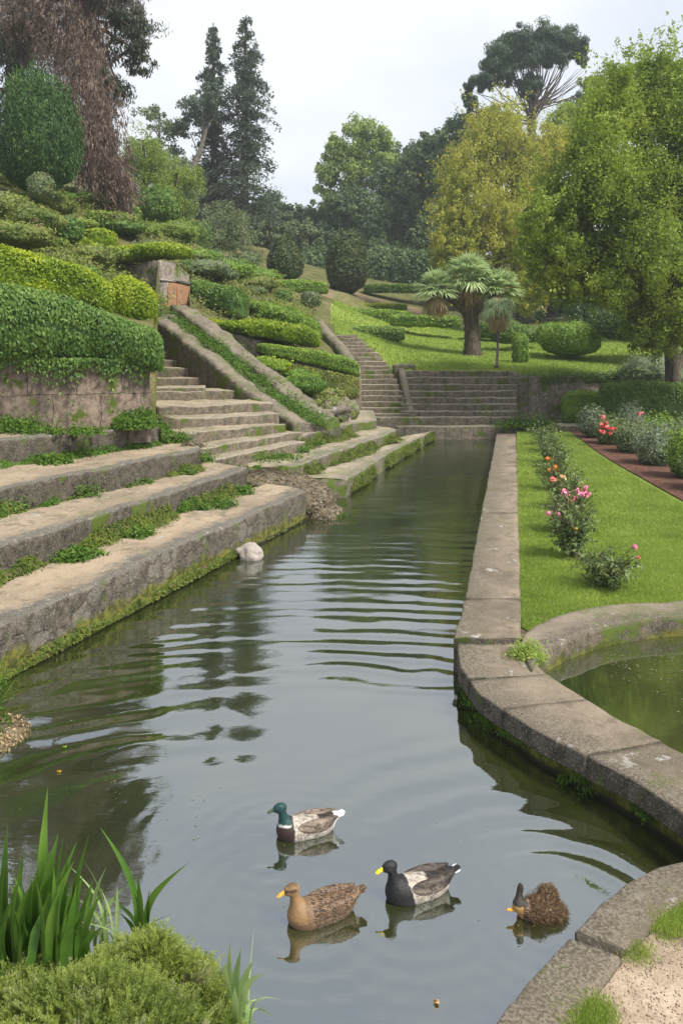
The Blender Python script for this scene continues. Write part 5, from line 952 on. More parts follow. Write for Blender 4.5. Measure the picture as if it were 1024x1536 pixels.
RB = [('blue grey rounded shrub at the far end of the mulch bed', 888, 655, 26.2, 22, 50, 'grey_sh', []), ('bluish shrub with one red bloom behind the coral flowers', 945, 655, 26.5, 26, 52, 'grey_sh', [(958, 621, 25.6, 1.3), (962, 620, 25.6, 1.)]),
      ('rose shrub with clusters of coral red blooms', 915, 668, 24.6, 24, 52, 'rose_l', [(904, 626, 23.9, 1.3), (902, 638, 23.8, 1.8), (909, 641, 23.8, 1.7), (917, 643, 23.8, 1.5), (904, 648, 23.8, 1.5), (923, 644, 23.8, 1.4), (909, 634, 23.8, 1.2), (899, 646, 23.8, 1.1), (914, 650, 23.8, 1.2)]),
      ('grey green shrub right of the coral blooms', 950, 682, 22.8, 30, 56, 'olive', []), ('yellow green topped shrub in the mulch bed', 985, 672, 23.5, 28, 58, 'hedge_l', []), ('pale silvery shrub toward the front of the mulch bed', 985, 702, 20.6, 34, 72, 'grey_sh', []),
      ('yellow green shrub at the right frame edge in the mulch bed', 1030, 716, 18.6, 34, 84, 'hedge_l', []), ('leafy shrub at the right frame edge behind the silvery one', 1025, 690, 21.8, 36, 66, 'grey_sh', []), ('front right shrub of the mulch bed, mostly outside the frame', 1065, 740, 17, 40, 80, 'olive', [])]
for k, (lab, px, pyb, Y, rx, hp, m, fl_) in enumerate(RB):
    s_ = Y/F; root = empty('flowering_shrub' if fl_ else 'shrub', P(px, pyb, Y), lab, 'shrub'); mb = MB(); bush_mb(mb, P(px, pyb, Y)-A([0, 0, .05]), (rx*s_, rx*s_, hp*s_), 850, .085, .038, rng=rs, lump=.28, lsc=2.6, seed=k, thick=.55, core=.7); mb.build('foliage', M[m], root, smooth=False); flower_heads(root, fl_, 'red', rs)

# ------------------------------------------------------------------ weeds on the ledges and joints
WE = [('lush weeds at the foot of the third ledge, left of centre', 100, 742, 1.02, 46, 'weed', 1500, .26), ('pale broad leaved weed on the third ledge near the left', 68, 693, 1.42, 38, 'weed', 700, .14), ('dark green weeds at the left edge under the third ledge', 8, 765, 1.02, 28, 'weed', 800, .22),
      ('little weed patch at the foot of the third ledge, right part', 258, 713, 1.0, 16, 'weed', 300, .1), ('small weed tuft in front of the dark kerb ledge', 170, 676, 1.42, 12, 'weed', 220, .09), ('thin weeds along the foot of the third ledge, middle', 190, 727, 1.0, 38, 'weed', 600, .11),
      ('mossy weeds along the foot of the second ledge, left part', 110, 835, .61, 45, 'weed', 1000, .13), ('mossy weeds along the foot of the second ledge, middle', 185, 802, .61, 40, 'weed', 1000, .13), ('bright weeds at the left edge under the second ledge', 8, 858, .61, 24, 'weed', 700, .16),
      ('weeds along the foot of the second ledge, right part', 300, 758, .61, 55, 'weed', 900, .13), ('weeds at the right end of the second ledge', 355, 738, .61, 24, 'weed', 500, .14), ('tall green weeds at the foot of the block stone wall, left', 30, 648, 1.86, 50, 'weed', 900, .28), ('scattered weeds at the foot of the block stone wall, middle', 110, 648, 1.86, 50, 'weed', 600, .12),
      ('bushy weeds at the corner of the block wall and the staircase', 205, 640, 1.84, 34, 'weed', 1100, .30), ('yellow green creeper tumbling beside the lowest near steps', 232, 650, 1.5, 24, 'weed', 900, .22), ('creeper end lying on the third ledge beside the steps', 262, 662, 1.42, 22, 'weed', 800, .2), ('dry leaves and creeper at the left foot of the near steps', 290, 668, 1.42, 16, 'straw', 500, .1),
      ('grassy tuft in the joint where basin kerb meets the walkway', 789, 985, .35, 15, 'grass', 1500, .2), ('low weeds at the end of the third ledge', 306, 690, 1.0, 14, 'weed', 300, .2), ('green weeds along the foot of the near steps, right end', 448, 676, .75, 16, 'weed', 400, .16), ('weeds under the green faced short ledge', 470, 665, .78, 20, 'weed', 350, .12),
      ('small weeds on the dry mound top by the second ledge end', 372, 700, .95, 22, 'weed', 300, .06)]
for k, (lab, px, py, z, rp, m, n, h) in enumerate(WE): weeds('weed_clump', lab, px, py, z, rp, m, int(n*(1 if h < .1 else 2.2)), h*(1.0 if z < .5 or h <= .1 else 1.35), L=.06 if z > .5 else .04, W=.03 if z > .5 else .012, seed=k, cat='weeds')
for k, (lab, a, b) in enumerate([('one of the small ferns under the first bend of the walkway', 4, 16), ('one of the small ferns hanging under the middle walkway slab', 17, 30), ('one of the few ferns under the right walkway slab', 32, 44), ('one of the last ferns under the walkway near the right edge', 46, 60)]):
    rg = np.random.default_rng(90+k)
    for j in range(9 if k < 2 else 4):
        mb = MB(); i = rg.integers(a, b); c = np.r_[fo[i]+unit((wo_[i]-wi_[i])[None])[0]*.03, rg.uniform(.02, .16)]; m = 110; r_ = rg.uniform(.02, .05); leafs(mb, c+rg.normal(size=(m, 3))*A([r_, r_, r_*.8]), rg.normal(size=(m, 3))+A([0, -1, .6]), .035, .012, rg, axis=A([0, 0, -1.])); tag(mb.build('fern_clump', M['weed'], smooth=False), lab, 'fern', lab)
def riser_growth(name, poly_, z, n, hgt, th, mat, seed, ln=.05, w=.022, sp=.07):
    rg = np.random.default_rng(seed); u = rg.uniform(0, 1, n); c = resample(poly_, 80); q = np.stack([np.interp(u, np.linspace(0, 1, 80), c[:, k]) for k in range(2)], 1); t = unit((c[-1]-c[0])[None])[0]; nr = A([t[1], -t[0]])
    d = fbm(np.c_[u*length(poly_)*.9, u*0, u*0], seed, 4); k = d+rg.normal(size=n)*.05 > th; q = q[k]; d = d[k]-th; m = len(q); h = hgt*np.clip(.25+d*5, .1, 1)
    off_ = np.abs(rg.normal(size=m))*sp*np.clip(.4+d*5, .3, 2.2); zz = z+rg.uniform(0, 1, m)*h*np.exp(-off_/.12); P3 = np.c_[q+nr*off_[:, None], zz]
    leafs(mbx := MB(), P3, np.tile(A([nr[0], nr[1], .9]), (m, 1)), ln, w, rg, tint=np.clip(.6*fbm(P3*4, 3)+.4*rg.uniform(size=m), 0, 1)); tag(mbx.build(name, M[mat], smooth=False), kind='stuff')
riser_growth('riser_moss', L2, .6, 26000, .26, .49, 'moss_c', 1)
riser_growth('riser_weeds', L2, .6, 16000, .30, .55, 'weed', 2)
riser_growth('riser_moss', L3, 1.0, 24000, .22, .50, 'moss_c', 3)
riser_growth('riser_weeds', L3, 1.0, 14000, .34, .56, 'weed', 4, sp=.1)
riser_growth('riser_weeds', L4, 1.4, 9000, .16, .56, 'weed', 5)
riser_growth('wall_foot_weeds', W, 1.84, 16000, .38, .52, 'weed', 6, ln=.07)
riser_growth('ledge_foot_moss', L1+A([.02, 0]), .03, 16000, .14, .50, 'moss_c', 7, sp=.012)
riser_growth('riser_moss', F2, .4, 16000, .26, .40, 'moss_c', 8)
riser_growth('riser_moss', F3, .7, 9000, .30, .36, 'moss_c', 9)
riser_growth('ledge_foot_moss', F1, .05, 16000, .28, .42, 'moss_c', 10, sp=.03)
# grass in the joint between the curved slabs and the gravel
rg = np.random.default_rng(14); ji = rg.uniform(0, 1, 60000); cc = np.stack([np.interp(ji, np.linspace(0, 1, 90), b_[:, k]) for k in range(2)], 1); dens = fbm(np.c_[ji*22, ji*0, ji*0], 3); k = dens+rg.uniform(-.1, .1, len(ji)) > .52
cc = cc[k]+rg.normal(size=(k.sum(), 2))*.035*(.4+dens[k, None]*1.6)+A([.03, -.02]); mb = MB(); blades(mb, np.c_[cc, np.full(len(cc), .33)], .028, .0013, rg); tag(mb.build('joint_grass', M['grass'], smooth=False), kind='stuff')
rg = np.random.default_rng(19); n = 14000; pb2 = np.c_[rg.uniform(.9, 3.6, n), rg.uniform(2.4, 4.9, n)]; pb2 = pb2[inpoly(np.c_[pb2, pb2[:, 0]], gp)]; mb = MB(); D, fa = sphere_grid(6, 4)
for q in pb2: mb.add(np.r_[q, .318]+D*A([1, 1, .6])*rg.uniform(.0015, .006)*rg.uniform(.7, 1.3, 3), fa)
t = NT('pebble'); M['pebble'] = t.end(t.prin(t.cramp(t.noise(t.wpos(), 35, 2), [(.35, (.16, .12, .09)), (.5, (.30, .23, .165)), (.65, (.46, .38, .29))]), .85)); tag(mb.build('loose_gravel', M['pebble']), kind='stuff')

# ------------------------------------------------------------------ foreground: sprig mound, irises
def sprigs(mb, base, dirs, rg, ln=.07, m=11, L=.016, W=.006):
    n = len(base); u = np.linspace(.1, 1, m); d = unit(dirs); s = unit(np.cross(d, A([0.3, .2, 1.])+rg.normal(size=(n, 3))*.5)); l = ln*rg.uniform(.6, 1.4, (n, 1)); tn = .6*fbm(base*5, 3)+.4*rg.uniform(size=n)
    for k in range(m):
        for sg in (-1, 1):
            p = base+d*l*u[k]+A([0, 0, -1])*l*.25*u[k]**2; ax = d*.7+s*sg; leafs(mb, p+s*sg*L*.4*(1.1-u[k]*.5), unit(np.cross(d, s)), L*(1.25-u[k]*.7), W, rg, axis=ax, jit=.5, tint=tn*.8+.25*u[k])
rg = np.random.default_rng(33)
def fore(name, label, lobes, n, mat='fore', **kw):
    mb = MB(); 
    for (c, r) in lobes:
        c = A(c); r = A(r); D, fa = sphere_grid(44, 26); f = lambda D: c+D*r*(1+.5*(fbm(D*3+c[0], 4, 4)-.5)[:, None]); mb.add(f(D)*1-A([0, 0, .02]), fa, tint=.15)
        k = int(n*r[0]*r[2]); d = unit(rg.normal(size=(k, 3))); d = d[(d[:, 2] > -.35)]; p = f(d); sprigs(mb, p-d*.015, d+A([0, 0, .7])+rg.normal(size=d.shape)*.45, rg, **kw)
    return tag(mb.build(name, M[mat], smooth=False), label, 'bush')
fl_l = [(P(200, 1520, 3.0), (.20, .26, .17)), (P(50, 1580, 2.8), (.26, .26, .17)), (P(140, 1600, 2.6), (.34, .26, .2)), (P(270, 1550, 2.9), (.16, .24, .17)), (P(318, 1610, 2.75), (.08, .2, .15))]
for px_, py_, rr in [(232, 1440, .075), (205, 1465, .06), (150, 1470, .065), (262, 1465, .06), (178, 1455, .05), (110, 1480, .055), (70, 1480, .06), (25, 1475, .055), (300, 1490, .05), (325, 1515, .04), (285, 1470, .05), (130, 1500, .08), (45, 1510, .08), (245, 1500, .08), (190, 1500, .07), (90, 1525, .08), (0, 1500, .06)]:
    fl_l.append((P(px_, py_+8, 2.95+rg.uniform(-.08, .12)), (rr*1.1, rr*1.1, rr)))
fore('sprig_bush', 'soft bright green feathery bush filling the bottom left corner', fl_l, 56000, ln=.075, L=.017, W=.005)
def iris(label, base, blades_, rg, mat='iris', name='iris_clump'):
    """blades_: (tip px, tip py, depth, width m, droop)"""
    mb = MB(); b0 = A(base)
    for (bx_, by_, tx, ty, Y, w, dr) in blades_:
        b = P(bx_, by_, Y+.02); t = P(tx, ty, Y+rg.uniform(-.12, .12)); n = 14; u = np.linspace(0, 1, n)[:, None]; c = b+(t-b)*u; c = c+A([(t-b)[0]*-.35, 0, 0])*np.sin(u*math.pi)+A([0, 0, 1])*(np.sin(u*math.pi)*dr*1.2)
        wd = w*1.45*np.clip(np.minimum(.75+u*.6, (1-u)*2.6+.02), 0, 1); tw = rg.uniform(-.9, .9); sd_ = A([math.cos(tw), math.sin(tw), 0]); nn = A([-sd_[1], sd_[0], 0])
        V = np.stack([c-sd_*wd, c+nn*wd*.35, c+sd_*wd], 1).reshape(-1, 3); mb.add(V, grid_faces(n, 3), tint=np.clip(np.repeat(rg.uniform(.1, .8)+.25*u[:, 0]+(u[:, 0] > .93)*.25, 3), 0, 1))
    return tag(mb.build(name, M[mat]), label, 'iris')
rg = np.random.default_rng(44); bl_ = []
for k in range(46): x_ = rg.uniform(-30, 150); bl_.append((x_*.8+rg.uniform(0, 20), 1470, x_+rg.uniform(-25, 25), rg.uniform(1290, 1400), 3.1+rg.uniform(-.15, .15), rg.uniform(.007, .014), rg.uniform(0, .03)))
for tx, ty in [(8, 1290), (18, 1350), (33, 1325), (57, 1310), (76, 1275), (98, 1300), (116, 1262), (70, 1360), (108, 1350), (2, 1380), (128, 1370), (12, 1232), (30, 1300), (48, 1310), (72, 1180), (88, 1250), (100, 1262), (112, 1290), (96, 1255), (134, 1252), (60, 1290), (20, 1335), (-20, 1260), (5, 1310), (84, 1300), (120, 1330), (45, 1350), (66, 1330), (-30, 1320), (105, 1320), (25, 1370), (140, 1340), (92, 1340), (55, 1262), (36, 1275)]: bl_.append((tx*.72+rg.uniform(-12, 22), 1445, tx, ty, 3.15, rg.uniform(.011, .019), 0))
iris('dense clump of tall upright iris blades at the left edge', P(60, 1440, 3.1), bl_, rg)
bl_ = [(160+rg.uniform(-25, 30), 1430, tx, ty, 3.3, rg.uniform(.003, .007), .02) for tx, ty in [(105, 1300), (125, 1290), (150, 1330), (170, 1350), (196, 1322), (140, 1370), (185, 1380), (112, 1345), (160, 1300), (130, 1395), (176, 1330), (100, 1380), (205, 1360), (150, 1395)]]
iris('thin tangled grey green blades between the two iris clumps', P(150, 1420, 3.3), bl_, rg, 'iris_p', 'sedge_clump')
iris('few broad iris blades fanning above the bush, one leaning right', P(215, 1395, 3.3), [(205, 1410, 150, 1240, 3.3, .009, 0), (212, 1405, 190, 1300, 3.3, .006, 0), (214, 1405, 207, 1312, 3.3, .014, 0), (222, 1400, 283, 1294, 3.3, .011, 0), (228, 1400, 266, 1368, 3.25, .006, 0), (224, 1400, 224, 1335, 3.3, .004, 0), (205, 1405, 160, 1345, 3.35, .006, 0), (200, 1405, 180, 1370, 3.35, .006, 0)], rg)
iris('pale striped iris tuft arching over the water at the bottom', P(365, 1500, 3.0), [(345, 1550, 345, 1412, 2.95, .011, .0), (352, 1560, 362, 1420, 2.95, .012, .0), (360, 1560, 380, 1440, 2.95, .012, .03), (365, 1560, 398, 1460, 2.9, .010, .05), (350, 1560, 336, 1440, 2.95, .010, .0), (370, 1565, 410, 1525, 2.85, .009, .06), (375, 1570, 424, 1500, 2.85, .003, .06), (358, 1560, 372, 1500, 2.85, .011, .03), (366, 1560, 388, 1500, 2.85, .010, .04), (372, 1560, 381, 1390, 2.95, .002, .0), (356, 1565, 352, 1480, 2.85, .010, .02), (378, 1565, 404, 1545, 2.8, .008, .03)], rg, 'iris_p')
# bank lump with stones and dry orange leaves at the left edge
c = G(-10, 1108, 0); mb = MB(); V = mound(mb, c+A([0, 0, .0]), (.26, .38, .06), 4, .4, 5); o = mb.build('bank_lump', M['earth']); tag(o, 'small stony lump of bank with dry leaves at the left edge of the water', 'bank')
rg = np.random.default_rng(8); mb = MB(); n = 900; D = unit(rg.normal(size=(n, 3))); D[:, 2] = np.abs(D[:, 2]); leafs(mb, c+D*A([.27, .40, .07])*rg.uniform(.8, 1.1, (n, 1)), D, .035, .016, rg); mw = MB(); D2 = D[:500]; leafs(mw, c+A([-.08, .05, .02])+D2*A([.2, .3, .1]), D2, .035, .016, rg); tag(mw.build('bank_weed', M['weed'], smooth=False), 'little green weed growing on the stony bank lump', 'weeds'); tag(mb.build('dry_leaves', M['palm_d'], smooth=False), 'tan and orange dry leaves lying on the stony bank lump', 'leaves')
mb = MB(); b = G(-14, 1070, .1)
for k in range(60): t_ = b+rg.normal(size=3)*A([.10, .1, .05])+A([0, 0, rg.uniform(.1, .5)]); tube(mb, np.array([b+rg.normal(size=3)*.05, (b+t_)/2+rg.normal(size=3)*.03, t_]), .003, 4, tint=rg.uniform())
n = 350; leafs(mb, b+rg.normal(size=(n, 3))*A([.1, .1, .14])+A([0, 0, .22]), rg.normal(size=(n, 3)), .035, .015, rg); tag(mb.build('bank_plant', M['weed'], smooth=False), 'straggly pale plant on the bank at the left edge', 'plant')

# ------------------------------------------------------------------ surface nets for the rock and the ducks
def nets(f, lo, hi, h):
    lo = A(lo); hi = A(hi); n = np.ceil((hi-lo)/h).astype(int)+1; g = np.stack(np.meshgrid(*[lo[k]+h*np.arange(n[k]) for k in range(3)], indexing='ij'), -1); v = f(g.reshape(-1, 3)).reshape(n)
    c = n-1; cnt = np.zeros(c); acc = np.zeros((*c, 3)); sl_ = lambda o: tuple(slice(o[k], o[k]+c[k]) for k in range(3))
    for ax in range(3):
        o2 = [k for k in range(3) if k != ax]
        for a in (0, 1):
            for b in (0, 1):
                o = [0, 0, 0]; o[o2[0]] = a; o[o2[1]] = b; p = list(o); p[ax] = 1; v0 = v[sl_(o)]; v1 = v[sl_(p)]; m = (v0 < 0) != (v1 < 0); t = np.where(m, v0/(v0-v1+1e-12), 0)
                q = np.zeros((*c, 3)); q[..., o2[0]] = a; q[..., o2[1]] = b; q[..., ax] = t; acc += q*m[..., None]; cnt += m
    act = cnt > 0; idx = -np.ones(c, int); idx[act] = np.arange(act.sum()); V = (np.argwhere(act)+acc[act]/cnt[act][:, None])*h+lo; Fs = []
    for ax in range(3):
        o2 = [(ax+1) % 3, (ax+2) % 3]; s = [slice(1, c[k]) for k in range(3)]; s[ax] = slice(0, c[ax]); s1 = list(s); s1[ax] = slice(1, c[ax]+1); v0 = v[tuple(s)]; v1 = v[tuple(s1)]; m = (v0 < 0) != (v1 < 0); q = np.argwhere(m)
        if not len(q): continue
        base = q+np.array([1 if k != ax else 0 for k in range(3)])
        def at(d0, d1): w = base.copy(); w[:, o2[0]] -= d0; w[:, o2[1]] -= d1; return idx[tuple(w.T)]
        Q = np.stack([at(0, 0), at(1, 0), at(1, 1), at(0, 1)], 1); neg = v0[m] < 0; Q[~neg] = Q[~neg][:, ::-1]; Fs.append(Q[(Q >= 0).all(1)])
    return V, np.vstack(Fs)
def ell(p, c, r, rot=0):
    q = p-A(c)
    if rot: cs, sn = math.cos(rot), math.sin(rot); q = np.stack([q[:, 0]*cs+q[:, 2]*sn, q[:, 1], -q[:, 0]*sn+q[:, 2]*cs], 1)
    r = A(r); k0 = np.linalg.norm(q/r, axis=1); k1 = np.linalg.norm(q/r**2, axis=1)+1e-9; return k0*(k0-1)/k1
def cap(p, a, b, ra, rb):
    a = A(a); b = A(b); ab = b-a; t = np.clip(((p-a)@ab)/(ab@ab), 0, 1); return np.linalg.norm(p-a-t[:, None]*ab, axis=1)-(ra+(rb-ra)*t)
def smin(a, b, k): h = np.clip(.5+.5*(b-a)/k, 0, 1); return b+(a-b)*h-k*h*(1-h)
c = G(377, 838, 0)
def rockf(p):
    q = p-c; d = smin(ell(q, (0, 0, .06), (.19, .15, .13)), ell(q, (-.02, .02, .16), (.13, .11, .09)), .05); d = smin(d, ell(q, (-.2, .0, .12), (.06, .05, .05)), .03); d = smin(d, ell(q, (.08, -.03, .12), (.09, .1, .08)), .015); return d+(fbm(q*9, 2)-.5)*.09
V, Fc = nets(rockf, c+A([-.4, -.3, -.15]), c+A([.35, .3, .4]), .016); mb = MB(); mb.add(V, Fc); tag(mb.build('rock', M['rock']), 'pale grey white rounded rock in the water against the lowest ledge', 'rock')

def duck_mat(name, kind):
    t = NT(name); c = t.attr('col', 'Vector'); o = t.co('Object'); fz = t.attr('feather')
    fe = t.vor(t.map(o, (1, 1.3, 1.3)), 58, 'F1', 'Distance'); fine = t.noise(t.map(o, (.5, 1.8, 1.8)), 160, 4, .65); big = t.noise(t.map(o, (1, 2.2, 2.2)), 20, 3, .6, .6)
    if kind == 'hen':
        e = t.ramp(t.vor(t.mix(.03, t.map(o, (.5, 1.2, 1.7)), t.n('ShaderNodeTexNoise').outputs['Color']), 56, 'DISTANCE_TO_EDGE'), .02, .17); tone = t.mix(t.ramp(big, .4, .6), (.02, .012, .007), (.085, .045, .025)); pat = t.mix(e, t.mix(t.ramp(fine, .42, .56), (.30, .20, .115), (.07, .038, .02)), tone)
    else: pat = t.mix(t.ramp(t.math('ADD', t.math('MULTIPLY', fine, .6), t.math('MULTIPLY', big, .5)), .42, .68), (.07, .058, .05), (.47, .43, .38))
    col = t.mix(fz, t.mix(t.math('MULTIPLY', fine, .35), c, (.02, .02, .02)), t.mix(.35, pat, t.mix(1., pat, c, 'MULTIPLY')) if kind != 'hen' else pat)
    if kind != 'hen': col = t.mix(fz, t.mix(t.math('MULTIPLY', fine, .3), c, (.01, .01, .01)), t.mix(1., t.mix(.0, pat, pat), t.mix(.0, c, c), 'MULTIPLY'))
    return t.end(t.prin(col, .55, t.bump(t.math('ADD', fine, fe), .5, .004), spec=.35))
M['hen'] = duck_mat('hen_feathers', 'hen'); M['drake'] = duck_mat('drake_feathers', 'drake'); M['bill_o'] = plain('orange_bill', (.75, .33, .04), .35, .5, .15, 60); M['bill_y'] = plain('yellow_bill', (.82, .60, .02), .35, .5, .1, 60); M['bill_d'] = plain('dark_olive_bill', (.06, .07, .04), .35, .5, .2, 60); M['eye'] = plain('dark_eye', (.01, .008, .006), .08, .8, .0)
def soft(Fc, *ats, it=2):
    E = np.vstack([Fc[:, [0, 1]], Fc[:, [1, 2]], Fc[:, [2, 3]], Fc[:, [3, 0]]]); out = []
    for a in ats:
        a = np.asarray(a, float); a2 = a.reshape(len(a), -1).copy()
        for _ in range(it):
            sm = a2.copy(); ct = np.ones((len(a2), 1)); np.add.at(sm, E[:, 0], a2[E[:, 1]]); np.add.at(sm, E[:, 1], a2[E[:, 0]]); np.add.at(ct, E.ravel(), 1); a2 = sm/ct
        out.append(a2.reshape(a.shape))
    return out
def duck(label, px, py, yaw, sc, pal, bill, headturn=0, neck=1.0, mat='drake'):
    base = G(px, py, 0); root = empty('duck', base, label, 'duck'); cs, sn = math.cos(yaw), math.sin(yaw)
    def W_(V): V = V*sc; return base+np.stack([V[:, 0]*cs-V[:, 1]*sn, V[:, 0]*sn+V[:, 1]*cs, V[:, 2]], 1)
    hz_ = .205*neck; hx = -.185
    def body(p):
        d = ell(p, (.0, 0, .035), (.20, .092, .078)); d = smin(d, ell(p, (-.10, 0, .04), (.105, .083, .078)), .05); d = smin(d, ell(p, (.15, 0, .07), (.10, .05, .035), .35), .04)
        d = smin(d, cap(p, (-.155, 0, .07), (-.178, 0, hz_-.03), .046, .026), .045); d = smin(d, ell(p, (hx-.006, 0, hz_), (.047, .031, .034)), .018); d = smin(d, ell(p, (hx-.028, 0, hz_-.006), (.032, .022, .022)), .012)
        return d
    V, Fc = nets(body, (-.27, -.12, -.05), (.28, .12, .30), .006); hm = V[:, 2] > .12
    x, z = V[:, 0], V[:, 2]; nk = (x < -.125) & (z > .10); col, fe = pal(x+.006*(fbm(V*90)-.5)*3, V[:, 1], z+.02*(fbm(V*70, 4)-.5), hz_); col, fe = soft(Fc, col, fe, it=1)
    mb = MB(); mb.add(W_(V), Fc, col=col, feather=fe); mb.build('body', M[mat], root)
    # bill: flattened, spatulate
    n = 12; u = np.linspace(0, 1, n); K = 12; a = np.arange(K)*2*math.pi/K; w = .0145-.004*np.sin(u*math.pi)+.004*(u > .6); w = w*np.sqrt(np.clip(1-((u-.72)/.28).clip(0, 1)**2.4, .03, 1)); hgt = (.013*(1-u)**.8+.004)*np.clip((1-u)*8, .3, 1)
    cxb = hx-.04-u*.058; cz = hz_-.004-u*.020+.008*(u*(1-u)); V = np.stack([np.repeat(cxb[:, None], K, 1), w[:, None]*np.cos(a), cz[:, None]+hgt[:, None]*np.sin(a)], -1).reshape(-1, 3)
    i = np.arange(n-1)[:, None]; j = np.arange(K)[None]; j2 = (j+1) % K; mb = MB(); mb.add(W_(V), [np.stack([i*K+j, (i+1)*K+j, (i+1)*K+j2, i*K+j2], -1).reshape(-1, 4), np.arange(K)[None], (np.arange(K)+(n-1)*K)[None]]); mb.build('bill', M[bill], root)
    D, fa = sphere_grid(10, 8)
    for s in (-1, 1): mb = MB(); mb.add(W_(A([hx-.018, s*.0275, hz_+.007])+D*A([.0048, .003, .0048])), fa); mb.build('eye', M['eye'], root)
    # folded wings: overlapping flat feather blades
    for s in (-1, 1):
        def wing(p): q = p*A([1, s, 1]); return smin(ell(q, (.03, .066, .072), (.15, .030, .048), .10), ell(q, (.14, .045, .094), (.085, .018, .020), .20), .03)
        V, Fc = nets(wing, (-.15, -.11, 0), (.26, .11, .16), .0065); mb = MB(); c2, f2 = pal(V[:, 0]+9, V[:, 1], V[:, 2], hz_); c2, f2 = soft(Fc, c2, f2, it=4); mb.add(W_(V), Fc, col=c2, feather=f2); mb.build('wing', M[mat], root)
    mb = MB(); rg = np.random.default_rng(int(px))
    for k in range(9):
        a_ = (k-4)/4*.38; o = A([.19, 0, .082]); d = A([math.cos(a_)*.95, math.sin(a_), .28]); s_ = A([-math.sin(a_), math.cos(a_), 0]); l = .095*(1-.25*abs(a_)); V = []
        for u_, ww in ((0, .008), (.5, .014), (.85, .011), (1, .002)): q = o+d*l*u_+A([0, 0, (k % 2)*.002]); V += [q-s_*ww, q+A([0, 0, .003]), q+s_*ww]
        V = np.array(V); c2, f2 = pal(V[:, 0]*0+19, V[:, 1], V[:, 2], hz_); mb.add(W_(V), grid_faces(4, 3), col=c2, feather=f2)
    mb.build('tail', M[mat], root); return root, W_, base
def sel(n, rules, default):
    c = np.tile(A(default[0]), (n, 1)); f = np.full(n, float(default[1]))
    for m, col, fe in rules: c[m] = col; f[m] = fe
    return c, f
def mallard(x, y, z, h):
    if x.min() > 15: return sel(len(x), [], ((.85, .84, .8), 0))
    if x.min() > 5: return sel(len(x), [(x-9 > .14, (.28, .24, .2), 1)], ((.62, .52, .44), 1))
    return sel(len(x), [(x > .19, (.75, .74, .7), 0), ((x > .08) & (z > .075) & (x < .19), (.12, .10, .09), 1), ((x < -.10) & (x+.0*z < -.10), (.035, .018, .014), 0), ((x < -.12) & (z > .093), (.75, .75, .72), 0), ((x < -.12) & (z > .104), (.006, .045, .045), 0)], ((1.1, 1.08, 1.02), 1))
def henp(x, y, z, h):
    if x.min() > 5: return sel(len(x), [], ((.3, .2, .12), 1))
    hd = (x < -.12) & (z > .04); st = (x < -.17) & (np.abs(z-(h+.006)) < .007) & (np.abs(y) > .012)
    return sel(len(x), [((x < -.09) & (z < .2), (.19, .11, .05), .3), (hd, (.27, .16, .07), 0), (hd & (z > h+.02), (.15, .085, .035), 0), (st, (.05, .03, .02), 0), ((x > .2) & (z < .075), (.7, .62, .5), 0)], ((.3, .2, .12), 1))
def pied(x, y, z, h):
    if x.min() > 15: return sel(len(x), [(np.abs(y) > .026, (.9, .9, .88), 0)], ((.015, .014, .014), 0))
    if x.min() > 5: return sel(len(x), [((z > .086) & (x-9 < .12), (.20, .17, .15), 1), (x-9 > .13, (.10, .085, .075), 1)], ((.62, .56, .5), 1))
    return sel(len(x), [((x > .04) & (z > .085), (.10, .085, .075), 1), (x > .185, (.012, .012, .012), 0), (x < -.07-.25*(z-.05), (.012, .012, .013), 0)], ((1.15, 1.12, 1.05), 1))
duck('green headed drake with white neck ring and pale grey flanks, farthest of the ducks', 460, 1249, .26, 1.0, mallard, 'bill_d')
duck('brown mottled hen duck with tan head and orange bill', 484, 1374, .36, 1.02, henp, 'bill_o', mat='hen')
duck('black headed duck with bright yellow bill and white edged tail', 628, 1340, .32, 1.03, pied, 'bill_y')
# fourth duck: ruffled, preening
base = G(806, 1372, 0); root = empty('duck', base, 'ruffled brown duck dipping and preening, its feathers fluffed up', 'duck'); rg = np.random.default_rng(12)
def bd(p):
    d = ell(p, (.02, 0, .02), (.145, .085, .06)); d = smin(d, ell(p, (.07, .05, .075), (.06, .05, .05)), .03); d = smin(d, ell(p, (-.0, -.01, .06), (.05, .05, .04)), .03); d = smin(d, cap(p, (-.08, -.02, .06), (-.125, -.03, .075), .045, .032), .04); d = smin(d, cap(p, (-.125, -.03, .075), (-.11, .0, .15), .028, .017), .03); d = smin(d, ell(p, (-.105, .002, .165), (.017, .015, .028)), .015); return d
V, Fc = nets(bd, (-.2, -.14, -.05), (.22, .15, .24), .007); x, z = V[:, 0], V[:, 2]; c_, f_ = sel(len(x), [((x < -.07) & (z > .085), (.03, .022, .018), 0), ((x < -.10) & (z < .09), (.42, .24, .08), 0)], ((.3, .2, .12), 1))
mb = MB(); mb.add(base+V, Fc, col=c_, feather=f_); mb.build('body', M['hen'], root)
n = 9000; i = rg.integers(len(V), size=n); q = V[i]; k = (q[:, 0] > -.05) & (q[:, 2] > -.01); q = q[k]; nr = unit(q-A([.02, 0, .03])); mb = MB(); leafs(mb, base+q+nr*rg.uniform(0, 1, (len(q), 1))**2*(.05*fbm(q*22, 3)[:, None]), rg.normal(size=(len(q), 3)), .03, .003, rg, axis=nr+A([.5, 0, .2])); 
M['fluff'] = foliage('ruffled_feathers', (.06, .035, .018), (.14, .085, .042), (.30, .21, .12), .2, 40); mb.build('ruffled_feathers', M['fluff'], root, smooth=False)
mb = MB(); mb.add(base+A([-.165, -.035, .055])+sphere_grid(10, 8)[0]*A([.036, .012, .009]), sphere_grid(10, 8)[1]); mb.build('bill', M['bill_o'], root)

